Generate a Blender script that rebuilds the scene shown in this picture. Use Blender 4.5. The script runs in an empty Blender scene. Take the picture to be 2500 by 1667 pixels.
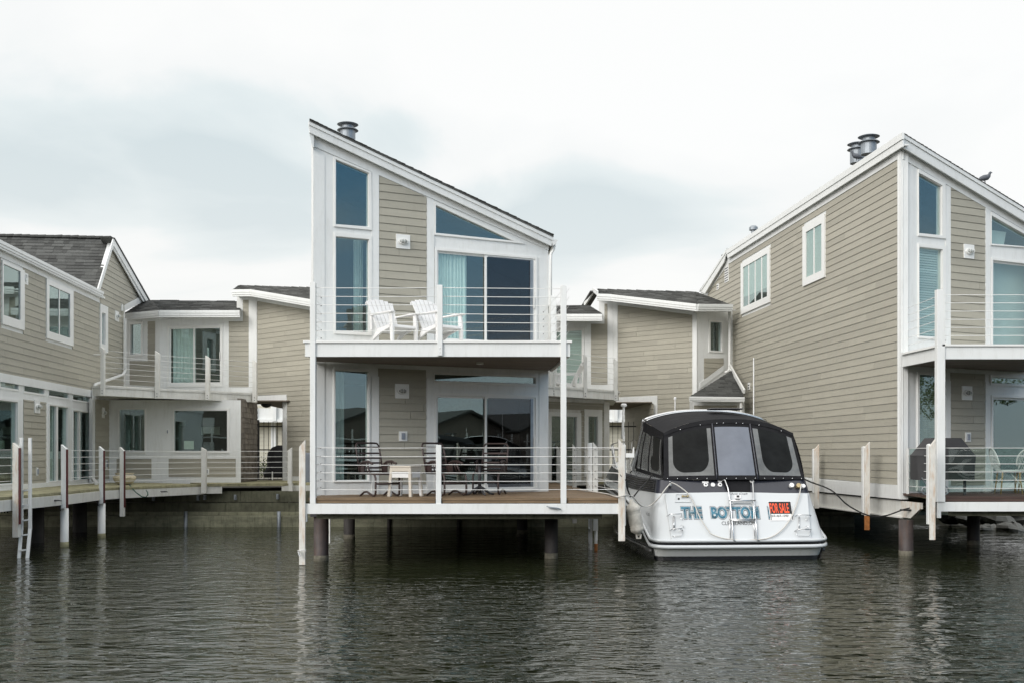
import bpy, bmesh, math, random
from mathutils import Vector, Matrix
from mathutils.geometry import tessellate_polygon
sc = bpy.context.scene
RND = random.Random(11)
# ---------------------------------------------------------------- camera, sky, sun, exposure
F, F0, CX, HY, EYE = 2600.0, 1060.0, 1250.0, 1108.0, 1.95      # lens and horizon read off the photograph (its own 2500x1667 pixels)
cam = bpy.data.cameras.new('camera'); camo = bpy.data.objects.new('camera', cam); sc.collection.objects.link(camo)
camo.location = (0, 0, EYE); camo.rotation_euler = (math.radians(90), 0, 0)
cam.sensor_width = 36; cam.lens = F / 2500 * 36; cam.shift_y = (HY - 833.5) / 2500; cam.clip_end = 2000; cam.clip_start = .05
sc.camera = camo
SUN_EL, SUN_AZ = math.radians(27), math.radians(-140)     # behind the camera, a little to its left
sun = bpy.data.lights.new('sun', 'SUN'); sun.energy = 1.75; sun.angle = math.radians(28); sun.color = (1, .965, .92)
suno = bpy.data.objects.new('sun', sun); sc.collection.objects.link(suno)
sd = Vector((math.sin(SUN_AZ) * math.cos(SUN_EL), math.cos(SUN_AZ) * math.cos(SUN_EL), math.sin(SUN_EL)))
suno.rotation_euler = sd.to_track_quat('Z', 'Y').to_euler(); suno.location = sd * 60
w = bpy.data.worlds.new("World"); sc.world = w; w.use_nodes = True
nt = w.node_tree; nt.nodes.clear(); L = nt.links
def N(t, **k):
    n = nt.nodes.new(t)
    for a, b in k.items(): setattr(n, a, b)
    return n
def math_(op, a, b=None, c=None, clamp=False):
    n = N('ShaderNodeMath', operation=op); n.use_clamp = clamp
    for i, v in enumerate((a, b, c)):
        if v is None: continue
        if isinstance(v, (int, float)): n.inputs[i].default_value = v
        else: L.new(v, n.inputs[i])
    return n.outputs[0]
def ramp(v, stops):
    r = N('ShaderNodeValToRGB'); e = r.color_ramp.elements
    e[0].position, e[0].color = stops[0][0], (*stops[0][1], 1)
    e[1].position, e[1].color = stops[1][0], (*stops[1][1], 1)
    for p, c in stops[2:]:
        x = e.new(p); x.color = (*c, 1)
    L.new(v, r.inputs[0]); return r.outputs[0]
def mixc(f, a, b):
    m = N('ShaderNodeMix', data_type='RGBA')
    if isinstance(f, (int, float)): m.inputs[0].default_value = f
    else: L.new(f, m.inputs[0])
    for i, v in ((6, a), (7, b)):
        if isinstance(v, tuple): m.inputs[i].default_value = (*v, 1)
        else: L.new(v, m.inputs[i])
    return m.outputs[2]
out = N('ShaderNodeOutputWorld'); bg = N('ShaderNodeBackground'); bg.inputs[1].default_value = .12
sky = N('ShaderNodeTexSky', sky_type='NISHITA'); sky.sun_disc = False; sky.sun_elevation = SUN_EL; sky.sun_rotation = SUN_AZ
tc = N('ShaderNodeTexCoord'); sep = N('ShaderNodeSeparateXYZ'); L.new(tc.outputs['Generated'], sep.inputs[0])
dx, dy, dz = sep.outputs
# cloud coordinates: the direction laid out on a cloud deck overhead
den = math_('ADD', math_('MAXIMUM', dz, 0.0), .22)
comb = N('ShaderNodeCombineXYZ'); L.new(math_('DIVIDE', dx, den), comb.inputs[0]); L.new(math_('DIVIDE', dy, den), comb.inputs[1])
n1 = N('ShaderNodeTexNoise'); n1.inputs['Scale'].default_value = 1.5; n1.inputs['Detail'].default_value = 7; n1.inputs['Roughness'].default_value = .5
n1.inputs['Distortion'].default_value = .35
mp = N('ShaderNodeMapping'); mp.inputs['Location'].default_value = (3.1, 1.4, 0); L.new(comb.outputs[0], mp.inputs[0]); L.new(mp.outputs[0], n1.inputs[0])
def blob(cx, cz, rx, rz):            # a darker bank of cloud centred on a direction in front
    a = math_('DIVIDE', math_('SUBTRACT', math_('DIVIDE', dx, math_('MAXIMUM', dy, .05)), cx), rx)
    b = math_('DIVIDE', math_('SUBTRACT', math_('DIVIDE', dz, math_('MAXIMUM', dy, .05)), cz), rz)
    d = math_('ADD', math_('MULTIPLY', a, a), math_('MULTIPLY', b, b))
    return math_('POWER', 2.718, math_('MULTIPLY', d, -1.0))
bl = math_('MAXIMUM', math_('MAXIMUM', blob(-.25, .27, .18, .085), blob(.03, .225, .13, .05)), math_('MAXIMUM', blob(-.43, .25, .14, .065), math_('MULTIPLY', blob(-.12, .29, .12, .05), .7)))
m = math_('ADD', math_('MULTIPLY', n1.outputs[0], .80), math_('MULTIPLY', bl, math_('ADD', math_('MULTIPLY', n1.outputs[0], .9), .0)))
front = ramp(m, [(.41, (.97, .975, .965)), (.52, (.92, .935, .93)), (.61, (.785, .85, .86)), (.80, (.65, .735, .76))])
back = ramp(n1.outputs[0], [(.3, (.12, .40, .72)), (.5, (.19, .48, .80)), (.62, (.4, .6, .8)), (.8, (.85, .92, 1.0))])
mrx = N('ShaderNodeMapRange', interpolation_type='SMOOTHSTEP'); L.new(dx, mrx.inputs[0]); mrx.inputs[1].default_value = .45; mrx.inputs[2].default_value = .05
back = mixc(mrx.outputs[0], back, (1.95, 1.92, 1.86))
isback = math_('SMOOTHSTEP', .15, -.25, dy) if False else None
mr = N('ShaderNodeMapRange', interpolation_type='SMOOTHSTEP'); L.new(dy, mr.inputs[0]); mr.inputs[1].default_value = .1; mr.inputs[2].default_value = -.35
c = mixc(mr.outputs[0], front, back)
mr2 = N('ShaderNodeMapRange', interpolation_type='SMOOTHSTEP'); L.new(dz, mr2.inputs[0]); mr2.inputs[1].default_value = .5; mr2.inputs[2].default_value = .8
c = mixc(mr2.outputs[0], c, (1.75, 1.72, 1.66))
mr3 = N('ShaderNodeMapRange'); L.new(dz, mr3.inputs[0]); mr3.inputs[1].default_value = .0; mr3.inputs[2].default_value = .3; mr3.inputs[3].default_value = .75; mr3.inputs[4].default_value = 0
c = mixc(mr3.outputs[0], c, (.93, .92, .89))
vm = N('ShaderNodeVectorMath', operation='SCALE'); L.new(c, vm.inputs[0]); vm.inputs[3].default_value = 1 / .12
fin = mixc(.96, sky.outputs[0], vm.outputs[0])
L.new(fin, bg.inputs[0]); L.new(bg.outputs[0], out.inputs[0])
sc.view_settings.view_transform = 'Standard'; sc.view_settings.look = 'None'; sc.view_settings.gamma = 1
sc.view_settings.exposure = .06
sc.cycles.max_bounces = 8; sc.cycles.transparent_max_bounces = 12; sc.cycles.caustics_reflective = False; sc.cycles.caustics_refractive = False
sc.cycles.use_denoising = True
# ---------------------------------------------------------------- materials
MATS = {}
def mat(name, col, rough=.6, metal=0, var=.12, vs=3.0, tint=0, bump=0, bs=60, streak=0, streakcol=(.3, .27, .2), spec=.5, stretch=(1, 1, 1), coat=0):
    m = bpy.data.materials.new(name); m.use_nodes = True; t = m.node_tree; n = t.nodes; l = t.links
    b = n['Principled BSDF']; b.inputs['Roughness'].default_value = rough; b.inputs['Metallic'].default_value = metal
    b.inputs['Specular IOR Level'].default_value = spec; b.inputs['Coat Weight'].default_value = coat
    g = n.new('ShaderNodeNewGeometry'); mpg = n.new('ShaderNodeMapping'); mpg.inputs['Scale'].default_value = stretch
    l.new(g.outputs['Position'], mpg.inputs[0])
    nz = n.new('ShaderNodeTexNoise'); nz.inputs['Scale'].default_value = vs; nz.inputs['Detail'].default_value = 6; nz.inputs['Roughness'].default_value = .65
    l.new(mpg.outputs[0], nz.inputs[0])
    mrn = n.new('ShaderNodeMapRange'); l.new(nz.outputs[0], mrn.inputs[0]); mrn.inputs[1].default_value = .3; mrn.inputs[2].default_value = .7
    mrn.inputs[3].default_value = 1 - var; mrn.inputs[4].default_value = 1 + var * .6
    fac = mrn.outputs[0]
    if tint:
        at = n.new('ShaderNodeAttribute'); at.attribute_name = 'tint'
        ma = n.new('ShaderNodeMapRange'); l.new(at.outputs['Fac'], ma.inputs[0]); ma.inputs[3].default_value = 1 - tint; ma.inputs[4].default_value = 1 + tint
        mu = n.new('ShaderNodeMath'); mu.operation = 'MULTIPLY'; l.new(fac, mu.inputs[0]); l.new(ma.outputs[0], mu.inputs[1]); fac = mu.outputs[0]
    sv = n.new('ShaderNodeVectorMath'); sv.operation = 'SCALE'; sv.inputs[0].default_value = col; l.new(fac, sv.inputs[3])
    c = sv.outputs[0]
    if streak:
        mp2 = n.new('ShaderNodeMapping'); mp2.inputs['Scale'].default_value = (9, 9, 1.6); l.new(g.outputs['Position'], mp2.inputs[0])
        n2 = n.new('ShaderNodeTexNoise'); n2.inputs['Scale'].default_value = 1.3; n2.inputs['Detail'].default_value = 8; n2.inputs['Roughness'].default_value = .7; l.new(mp2.outputs[0], n2.inputs[0])
        m2 = n.new('ShaderNodeMapRange'); l.new(n2.outputs[0], m2.inputs[0]); m2.inputs[1].default_value = .5; m2.inputs[2].default_value = .78; m2.inputs[4].default_value = min(streak, 1); m2.inputs[1].default_value = .5 if streak <= 1 else .44
        mx = n.new('ShaderNodeMix'); mx.data_type = 'RGBA'; l.new(m2.outputs[0], mx.inputs[0]); l.new(c, mx.inputs[6]); mx.inputs[7].default_value = (*streakcol, 1); c = mx.outputs[2]
    l.new(c, b.inputs['Base Color'])
    if bump:
        nb = n.new('ShaderNodeTexNoise'); nb.inputs['Scale'].default_value = bs; nb.inputs['Detail'].default_value = 4; l.new(mpg.outputs[0], nb.inputs[0])
        bu = n.new('ShaderNodeBump'); bu.inputs['Strength'].default_value = bump; bu.inputs['Distance'].default_value = .01; l.new(nb.outputs[0], bu.inputs['Height']); l.new(bu.outputs[0], b.inputs['Normal'])
    MATS[name] = m; return m
mat('white_paint', (.735, .75, .745), .45, var=.05, vs=1.2, streak=.3, streakcol=(.42, .41, .36), bump=.15, bs=90)
mat('white_metal', (.76, .765, .75), .35, var=.04)
mat('aged_white', (.66, .66, .63), .55, var=.1, vs=4, streak=.45, streakcol=(.38, .33, .24), bump=.2)
mat('rusty_white', (.66, .645, .60), .6, var=.12, vs=5, streak=1.0, streakcol=(.46, .25, .10), bump=.3)
mat('rust', (.32, .12, .03), .8, var=.4, vs=12, bump=.4)
mat('red_rubber', (.09, .014, .014), .5, var=.2)
mat('siding', (.365, .348, .29), .62, var=.07, vs=1.5, tint=.075, bump=.3, bs=50, stretch=(1, 1, 5), streak=.2, streakcol=(.24, .225, .18))
mat('cream_siding', (.50, .48, .40), .62, var=.07, vs=1.5, tint=.05, bump=.25, bs=50)
mat('shingle', (.070, .072, .069), .9, var=.3, vs=25, tint=.38, bump=.7, bs=120)
mat('wood_shingle', (.17, .15, .13), .9, var=.2, vs=6, tint=.3, bump=.5)
mat('deck_wood', (.19, .13, .075), .7, var=.4, vs=3, tint=.25, bump=.5, bs=30, stretch=(.6, 8, 8))
mat('dark_deck', (.075, .045, .035), .6, var=.3, vs=3, tint=.2, bump=.4, bs=30, stretch=(.6, 8, 8))
mat('mossy_wood', (.33, .31, .19), .85, var=.35, vs=6, tint=.2, bump=.6, streak=.7, streakcol=(.06, .07, .03))
mat('soffit', (.20, .17, .14), .8, var=.15, tint=.1)
mat('steel_pile', (.052, .04, .038), .6, var=.4, vs=5, bump=.3, streak=.5, streakcol=(.12, .06, .035))
mat('pile_stain', (.13, .12, .09), .8, var=.5, vs=14, bump=.5)
mat('dark_pile', (.035, .03, .028), .7, var=.3, vs=5, bump=.3)
mat('concrete', (.27, .27, .19), .9, var=.4, vs=2.5, bump=.7, bs=18, streak=.8, streakcol=(.03, .035, .02), stretch=(1, 1, 3))
mat('dark_wood', (.13, .13, .09), .9, var=.5, vs=2, bump=.7, bs=20, streak=.8, streakcol=(.02, .025, .012))
mat('galvanised', (.28, .31, .34), .45, metal=.5, var=.2, vs=6, streak=.3, streakcol=(.15, .14, .13))
mat('dark_metal', (.05, .05, .055), .5, metal=.3)
mat('brown_metal', (.05, .032, .03), .4, metal=.2, var=.2)
mat('black_fabric', (.012, .012, .014), .85, var=.3, bump=.3)
mat('white_plastic', (.74, .74, .74), .4, var=.05, streak=.1)
mat('beige_plastic', (.55, .50, .43), .5, var=.08)
mat('lamp_glass', (.35, .37, .36), .15, var=.1)
mat('grey_box', (.25, .28, .33), .5)
mat('curtain', (.80, .90, .88), .9, var=.1, tint=.1)
mat('pale_blind', (.6, .66, .64), .8, var=.05, tint=.15)
mat('mint_blind', (.36, .40, .375), .8, var=.05)
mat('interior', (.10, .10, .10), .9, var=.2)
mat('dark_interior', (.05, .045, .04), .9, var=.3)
mat('paper', (.6, .64, .52), .9)
mat('gelcoat', (.60, .625, .64), .18, var=.03, vs=1, coat=.6)
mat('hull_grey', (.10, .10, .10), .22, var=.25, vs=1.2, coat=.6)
mat('navy', (.024, .026, .038), .3, var=.2, coat=.4)
mat('black_gloss', (.012, .012, .014), .25, var=.2)
mat('canvas', (.014, .014, .016), .85, spec=.2, var=.35, vs=4, bump=1.0, bs=7)
mat('clear_vinyl', (.15, .155, .155), .12, var=.35, vs=3, bump=.8, bs=6)
mat('mid_vinyl', (.16, .175, .21), .1, var=.2, vs=1.5, bump=.15, bs=4)
mat('smoked_vinyl', (.012, .013, .013), .4, spec=.1, var=.5, vs=3, bump=.2, bs=4)
mat('chrome', (.6, .61, .62), .18, metal=1, var=.05)
mat('rope_white', (.6, .58, .54), .9)
mat('rope_black', (.02, .02, .02), .9)
mat('fender', (.62, .59, .53), .6, var=.25, vs=9, bump=.5, bs=30, streak=.4)
mat('teal_letter', (.03, .16, .24), .4, var=.9, vs=9, streak=.6, streakcol=(.45, .6, .62))
mat('ink', (.02, .03, .045), .5)
mat('black_ink', (.012, .012, .012), .5)
mat('orange_ink', (.95, .10, .03), .5, var=.03)
mat('sign_white', (.8, .8, .8), .5, var=.02)
mat('brass', (.45, .36, .2), .35, metal=.6)
mat('terracotta', (.55, .49, .36), .7, var=.2, vs=12, bump=.5, streak=.3)
mat('hose', (.02, .07, .05), .5)
mat('feather', (.10, .11, .13), .7, var=.4, vs=30)
mat('leaf', (.10, .15, .035), .6, var=.5, vs=20)
mat('stone', (.17, .17, .155), .9, var=.3, vs=4, bump=.7, bs=15)
mat('earth', (.12, .11, .08), .95, var=.3, vs=2)
mat('wicker', (.6, .6, .6), .6, var=.1)
mat('bamboo', (.35, .24, .12), .6, var=.3, vs=10)
mat('cushion', (.04, .04, .042), .8)
def glass(name, tint=(.8, .88, .86), ior=1.9, gloss=(1, 1, 1), wav=.02, rough=.0):
    m = bpy.data.materials.new(name); m.use_nodes = True; t = m.node_tree; n = t.nodes; l = t.links; n.clear()
    o = n.new('ShaderNodeOutputMaterial'); mx = n.new('ShaderNodeMixShader'); tr = n.new('ShaderNodeBsdfTransparent'); gl = n.new('ShaderNodeBsdfGlossy')
    tr.inputs[0].default_value = (*tint, 1); gl.inputs[0].default_value = (*gloss, 1); gl.inputs['Roughness'].default_value = rough
    r0 = ((ior - 1) / (ior + 1)) ** 2; g = n.new('ShaderNodeNewGeometry')     # same reflectance from both faces of the thin pane
    def mm(op, a, b_=None):
        x = n.new('ShaderNodeMath'); x.operation = op
        for i_, v_ in enumerate((a, b_)):
            if v_ is None: continue
            if isinstance(v_, float): x.inputs[i_].default_value = v_
            else: l.new(v_, x.inputs[i_])
        return x.outputs[0]
    dt = n.new('ShaderNodeVectorMath'); dt.operation = 'DOT_PRODUCT'; l.new(g.outputs['Incoming'], dt.inputs[0]); l.new(g.outputs['True Normal'], dt.inputs[1])
    fr_ = mm('ADD', mm('MULTIPLY', mm('POWER', mm('SUBTRACT', 1.0, mm('ABSOLUTE', dt.outputs['Value'])), 5.0), 1 - r0), r0); nz = n.new('ShaderNodeTexNoise'); nz.inputs['Scale'].default_value = 1.3; nz.inputs['Detail'].default_value = 1; l.new(g.outputs['Position'], nz.inputs[0])
    bu = n.new('ShaderNodeBump'); bu.inputs['Strength'].default_value = 1; bu.inputs['Distance'].default_value = wav; l.new(nz.outputs[0], bu.inputs['Height'])
    l.new(bu.outputs[0], gl.inputs['Normal']); l.new(fr_, mx.inputs[0]); l.new(tr.outputs[0], mx.inputs[1]); l.new(gl.outputs[0], mx.inputs[2]); l.new(mx.outputs[0], o.inputs[0])
    MATS[name] = m; return m
glass('glass', ior=2.05, tint=(.9, .95, .94), gloss=(.84, .98, .96), wav=.0009)
glass('balustrade_glass', tint=(.86, .93, .9), ior=1.6)
glass('screen', tint=(.62, .63, .65), ior=1.5, wav=.0)
def water():
    m = bpy.data.materials.new('water'); m.use_nodes = True; t = m.node_tree; n = t.nodes; l = t.links
    b = n['Principled BSDF']; b.inputs['Base Color'].default_value = (.014, .017, .008, 1); b.inputs['Roughness'].default_value = .03; b.inputs['IOR'].default_value = 1.5
    g = n.new('ShaderNodeNewGeometry')
    def nz(scale, sx, sy, det, rot=0, dist=0):
        mp = n.new('ShaderNodeMapping'); mp.inputs['Scale'].default_value = (sx, sy, 1); mp.inputs['Rotation'].default_value = (0, 0, rot); l.new(g.outputs['Position'], mp.inputs[0])
        x = n.new('ShaderNodeTexNoise'); x.inputs['Scale'].default_value = scale; x.inputs['Detail'].default_value = det; x.inputs['Roughness'].default_value = .55; x.inputs['Distortion'].default_value = dist
        l.new(mp.outputs[0], x.inputs[0]); return x.outputs[0]
    a = nz(9, .5, 1.0, 1.5, .10, .5); bq = nz(2.8, .5, 1.0, 1.5, -.12, .4); cq = nz(.22, 1, .6, 3)
    def mul(p, q):
        x = n.new('ShaderNodeMath'); x.operation = 'MULTIPLY'; l.new(p, x.inputs[0])
        if isinstance(q, float): x.inputs[1].default_value = q
        else: l.new(q, x.inputs[1])
        return x.outputs[0]
    def add(p, q):
        x = n.new('ShaderNodeMath'); x.operation = 'ADD'; l.new(p, x.inputs[0]); l.new(q, x.inputs[1]); return x.outputs[0]
    gm = n.new('ShaderNodeMapRange'); l.new(cq, gm.inputs[0]); gm.inputs[1].default_value = .35; gm.inputs[2].default_value = .65; gm.inputs[3].default_value = .3; gm.inputs[4].default_value = 1.15
    h = add(mul(mul(a, gm.outputs[0]), .040), mul(bq, .044))
    bu = n.new('ShaderNodeBump'); bu.inputs['Strength'].default_value = 1; bu.inputs['Distance'].default_value = 1.0; l.new(h, bu.inputs['Height']); l.new(bu.outputs[0], b.inputs['Normal'])
    MATS['water'] = m
water()
# ---------------------------------------------------------------- geometry helpers
K = F / F0                                          # depths below are noted in short units; K turns them into metres
def D(Y): return Y * K
def RY(Y): return D(7.68) + (Y - 7.68) if 7.4 <= Y <= 7.86 else Y * K
def X(x, Y): return (x - CX) / F * RY(Y)
def XR(x, y): return (x - CX) / F * y
def P(x, y, Y): r = RY(Y); return Vector(((x - CX) / F * r, r, EYE + (HY - y) / F * r))
def PR(x, y, r): return Vector(((x - CX) / F * r, r, EYE + (HY - y) / F * r))
SD = Vector((-210.0 / F, 1, 0)).normalized()        # the way the side walls run back
CR = dict(A0=(0, 540, .29331), A1=(0, 920, .30607), A2=(560, 640, .48502), A3=(720, 280, .36997), A4=(700, 820, .36997), A5=(1330, 680, .24235),
          A6=(1440, 980, .26782), A7=(1900, 320, .34443), B0=(1960, 820, .36986), B1=(1300, 960, .28047), B2=(740, 680, .18707), B3=(760, 1060, .22959),
          B4=(1640, 1140, .15306), B6=(1690, 500, .25514), B7=(0, 1060, .21676), C0=(1780, 320, .28061), C1=(1780, 760, .28061), C2=(2180, 320, .34439),
          C3=(2180, 820, .34439), C4=(0, 840, .25510), C5=(0, 560, .25510), D0=(220, 680, .19133), D1=(480, 680, .19133), D2=(480, 940, .19133),
          D3=(220, 940, .19133), D4=(1340, 680, .19133), D5=(1340, 940, .19133), E0=(1440, 990, .14667), E1=(1500, 1160, .14030), E2=(1740, 990, .14670),
          E3=(2240, 1060, .11480), E4=(840, 1060, .10842), E5=(1040, 1060, .11054), n=(0, 0, 1.0))
def cc(k, *pts): ox, oy, s = CR[k]; return [(ox + x * s, oy + y * s) for x, y in pts]
class Frame:
    def __init__(s, O, U, V):
        s.O = Vector(O); s.U = Vector(U).normalized(); V = Vector(V); s.V = (V - s.U * V.dot(s.U)).normalized(); s.N = s.U.cross(s.V)
    def to3(s, u, v, t=0): return s.O + s.U * u + s.V * v + s.N * t
    def px(s, x, y):
        r = Vector(((x - CX) / F, 1, (HY - y) / F)); e = Vector((0, 0, EYE)); t = (s.O - e).dot(s.N) / r.dot(s.N); p = e + r * t - s.O
        return (p.dot(s.U), p.dot(s.V))
    def c(s, k, *pts): return [s.px(*q) for q in cc(k, *pts)]
    def off(s, t): return Frame(s.O + s.N * t, s.U, s.V)
def Pl(x1, Y1, x2, Y2):
    a = P(x1, 0, Y1); b = P(x2, 0, Y2); a.z = b.z = 0; return Frame(a, b - a, (0, 0, 1))
def HZ(z): return Frame((0, 0, z), (1, 0, 0), (0, 1, 0))
def clip(poly, ax, val, keep_gt):
    o = []; n = len(poly)
    for i in range(n):
        p, q = poly[i], poly[(i + 1) % n]; a = (p[ax] - val) * (1 if keep_gt else -1); b = (q[ax] - val) * (1 if keep_gt else -1)
        if a >= 0: o.append(p)
        if (a > 0 and b < 0) or (a < 0 and b > 0):
            t = a / (a - b); o.append((p[0] + (q[0] - p[0]) * t, p[1] + (q[1] - p[1]) * t))
    return o
def area(p): return abs(sum(p[i][0] * p[(i + 1) % len(p)][1] - p[(i + 1) % len(p)][0] * p[i][1] for i in range(len(p)))) / 2
def ccw(p):
    s = sum(p[i][0] * p[(i + 1) % len(p)][1] - p[(i + 1) % len(p)][0] * p[i][1] for i in range(len(p)))
    return list(p) if s > 0 else list(reversed(p))
def rect(u0, u1, v0, v1): return [(u0, v0), (u1, v0), (u1, v1), (u0, v1)]
def bbox(p): us = [q[0] for q in p]; vs = [q[1] for q in p]; return rect(min(us), max(us), min(vs), max(vs))
def grow(p, d):
    cx = sum(q[0] for q in p) / len(p); cy = sum(q[1] for q in p) / len(p)
    return [(x + (d if x > cx else -d), y + (d if y > cy else -d)) for x, y in p]
LOC = {}
class MB:
    def __init__(s): s.v = []; s.f = []; s.t = []
    def face(s, pts, tint=.5):
        i = len(s.v); s.v += [Vector(p) for p in pts]; s.f.append(tuple(range(i, i + len(pts)))); s.t.append(tint)
    def prism(s, fr, poly, t0, t1, holes=(), tint=.5):
        loops = [ccw(poly)] + [list(reversed(ccw(h))) for h in holes]
        flat = [q for l in loops for q in l]; n = len(flat); i = len(s.v)
        tris = tessellate_polygon([[Vector((q[0], q[1], 0)) for q in l] for l in loops]) if (holes or len(poly) > 4) else None
        s.v += [fr.to3(q[0], q[1], t1) for q in flat] + [fr.to3(q[0], q[1], t0) for q in flat]
        if tris is None: tris = [tuple(range(n))]
        for tr in tris: s.f.append(tuple(i + k for k in tr)); s.t.append(tint); s.f.append(tuple(i + n + k for k in reversed(tr))); s.t.append(tint)
        k = 0
        for l in loops:
            m = len(l)
            for j in range(m):
                a, b = k + j, k + (j + 1) % m; s.f.append((i + a, i + n + a, i + n + b, i + b)); s.t.append(tint)
            k += m
        return s
    def extr(s, fr, poly, t, ln, d=None, tint=.5):
        d = d or SD; n = len(poly); i = len(s.v); a = [fr.to3(q[0], q[1], t) for q in poly]; s.v += a + [p + d * ln for p in a]
        tris = tessellate_polygon([[Vector((q[0], q[1], 0)) for q in poly]]) if n > 4 else [tuple(range(n))]
        for tr in tris: s.f.append(tuple(i + k for k in tr)); s.f.append(tuple(i + n + k for k in reversed(tr))); s.t += [tint, tint]
        for j in range(n): k = (j + 1) % n; s.f.append((i + j, i + n + j, i + n + k, i + k)); s.t.append(tint)
        return s
    def lap(s, fr, poly, ex=.152, lift=.012, base=0, seg=2.7, holes=(), t0=.008, tabs=False):
        gap = 0 if tabs else .009; lift = lift if tabs else .012; t0 = .002 if tabs else t0
        if not tabs and not holes: s.face([fr.to3(x, y, .002) for x, y in ccw(poly)])
        vs = [q[1] for q in poly]; k0 = math.floor((min(vs) - base) / ex); k1 = math.ceil((max(vs) - base) / ex)
        for k in range(k0, k1):
            z0 = base + k * ex; band = clip(clip(poly, 1, z0 + gap, True), 1, z0 + ex, False)
            if len(band) < 3 or area(band) < 1e-5: continue
            pieces = [band]
            for h in holes:
                hu0, hu1 = min(q[0] for q in h), max(q[0] for q in h); hv0, hv1 = min(q[1] for q in h), max(q[1] for q in h)
                if hv0 - .02 < z0 + ex / 2 < hv1 + .02:
                    np_ = []
                    for p in pieces:
                        for q in (clip(p, 0, hu0, False), clip(p, 0, hu1, True)):
                            if len(q) > 2 and area(q) > 1e-5: np_.append(q)
                    pieces = np_
            for p in pieces:
                u0 = min(q[0] for q in p); u1 = max(q[0] for q in p); cuts = [u0]; u = u0 + RND.uniform(.15, 1) * seg
                while u < u1 - .05: cuts.append(u); u += seg * (RND.uniform(.6, 1.4) if tabs else 1)
                cuts.append(u1)
                for a, b in zip(cuts, cuts[1:]):
                    g = .0055 if (not tabs and b < u1) else (.003 if tabs else 0)
                    q = clip(clip(p, 0, a, True), 0, b - g, False)
                    if len(q) < 3 or area(q) < 1e-6: continue
                    q = ccw(q); tn = RND.random(); lf = lift * (RND.choice((.55, 1.0, 1.25)) if tabs else 1)
                    def tt(v): return t0 + lf * (1 - (v - z0) / ex)
                    s.face([fr.to3(x, y, tt(y)) for x, y in q], tn)
                    m = len(q)
                    for j in range(m):
                        e, f_ = q[j], q[(j + 1) % m]
                        if tabs or (abs(e[1] - z0) < 1e-5 and abs(f_[1] - z0) < 1e-5) or True:
                            s.face([fr.to3(*e, tt(e[1])), fr.to3(*e, min(t0 - .002, .003)), fr.to3(*f_, min(t0 - .002, .003)), fr.to3(*f_, tt(f_[1]))], tn)
        return s
    def boards(s, fr, poly, width, gap, t0, t1, seg=99):
        vs = [q[1] for q in poly]; v = min(vs)
        while v < max(vs):
            band = clip(clip(poly, 1, v, True), 1, v + width - gap, False)
            if len(band) > 2 and area(band) > 1e-4:
                us = [q[0] for q in band]; u = min(us) + (RND.random() * seg if seg < 50 else 99); cuts = [min(us)]
                while u < max(us): cuts.append(u); u += seg
                cuts.append(max(us) + .01)
                for a, b in zip(cuts, cuts[1:]):
                    q = clip(clip(band, 0, a, True), 0, b - .003, False)
                    if len(q) > 2 and area(q) > 1e-4: s.prism(fr, q, t0, t1 + RND.uniform(-.0015, .0015), tint=RND.random())
            v += width
        return s
    def box(s, a, b, tint=.5):
        x0, y0, z0 = (min(a[i], b[i]) for i in range(3)); x1, y1, z1 = (max(a[i], b[i]) for i in range(3))
        return s.prism(HZ(0), rect(x0, x1, y0, y1), z0, z1, tint=tint)
    def beam(s, p, q, wd, ht, up=(0, 0, 1)):
        p, q = Vector(p), Vector(q); d = (q - p).normalized(); up = Vector(up)
        if abs(d.dot(up)) > .99: up = Vector((0, 1, 0))
        sd_ = d.cross(up).normalized(); u2 = sd_.cross(d)
        fr = Frame(p, sd_, u2); ln = (q - p).length; sg = 1 if fr.N.dot(d) > 0 else -1
        return s.prism(fr, rect(-wd / 2, wd / 2, -ht / 2, ht / 2), 0, ln * sg)
    def tube(s, pts, r, n=8, cap=True, closed=False):
        pts = [Vector(p) for p in pts]; rr = r if isinstance(r, (list, tuple)) else [r] * len(pts); i0 = len(s.v); pu = None
        for k, p in enumerate(pts):
            if closed: d = (pts[(k + 1) % len(pts)] - pts[k - 1]).normalized()
            else: d = (pts[min(k + 1, len(pts) - 1)] - pts[max(k - 1, 0)]).normalized()
            if pu is None: pu = d.orthogonal().normalized()
            u = (pu - d * pu.dot(d)).normalized(); pu = u; v = d.cross(u)
            for j in range(n):
                a = 2 * math.pi * j / n; s.v.append(p + (u * math.cos(a) + v * math.sin(a)) * rr[k])
        m = len(pts)
        for k in range(m if closed else m - 1):
            k2 = (k + 1) % m
            for j in range(n): s.f.append((i0 + k * n + j, i0 + k * n + (j + 1) % n, i0 + k2 * n + (j + 1) % n, i0 + k2 * n + j)); s.t.append(.5)
        if cap and not closed:
            s.f.append(tuple(i0 + j for j in reversed(range(n)))); s.f.append(tuple(i0 + (m - 1) * n + j for j in range(n))); s.t += [.5, .5]
        return s
    def lathe(s, prof, c, n=24, axis=None):
        c = Vector(c); i0 = len(s.v)
        for r, z in prof:
            for j in range(n):
                a = 2 * math.pi * j / n; s.v.append(c + Vector((r * math.cos(a), r * math.sin(a), z)))
        for k in range(len(prof) - 1):
            for j in range(n): s.f.append((i0 + k * n + j, i0 + k * n + (j + 1) % n, i0 + (k + 1) * n + (j + 1) % n, i0 + (k + 1) * n + j)); s.t.append(.5)
        s.f.append(tuple(i0 + j for j in reversed(range(n)))); s.f.append(tuple(i0 + (len(prof) - 1) * n + j for j in range(n))); s.t += [.5, .5]
        return s
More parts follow.
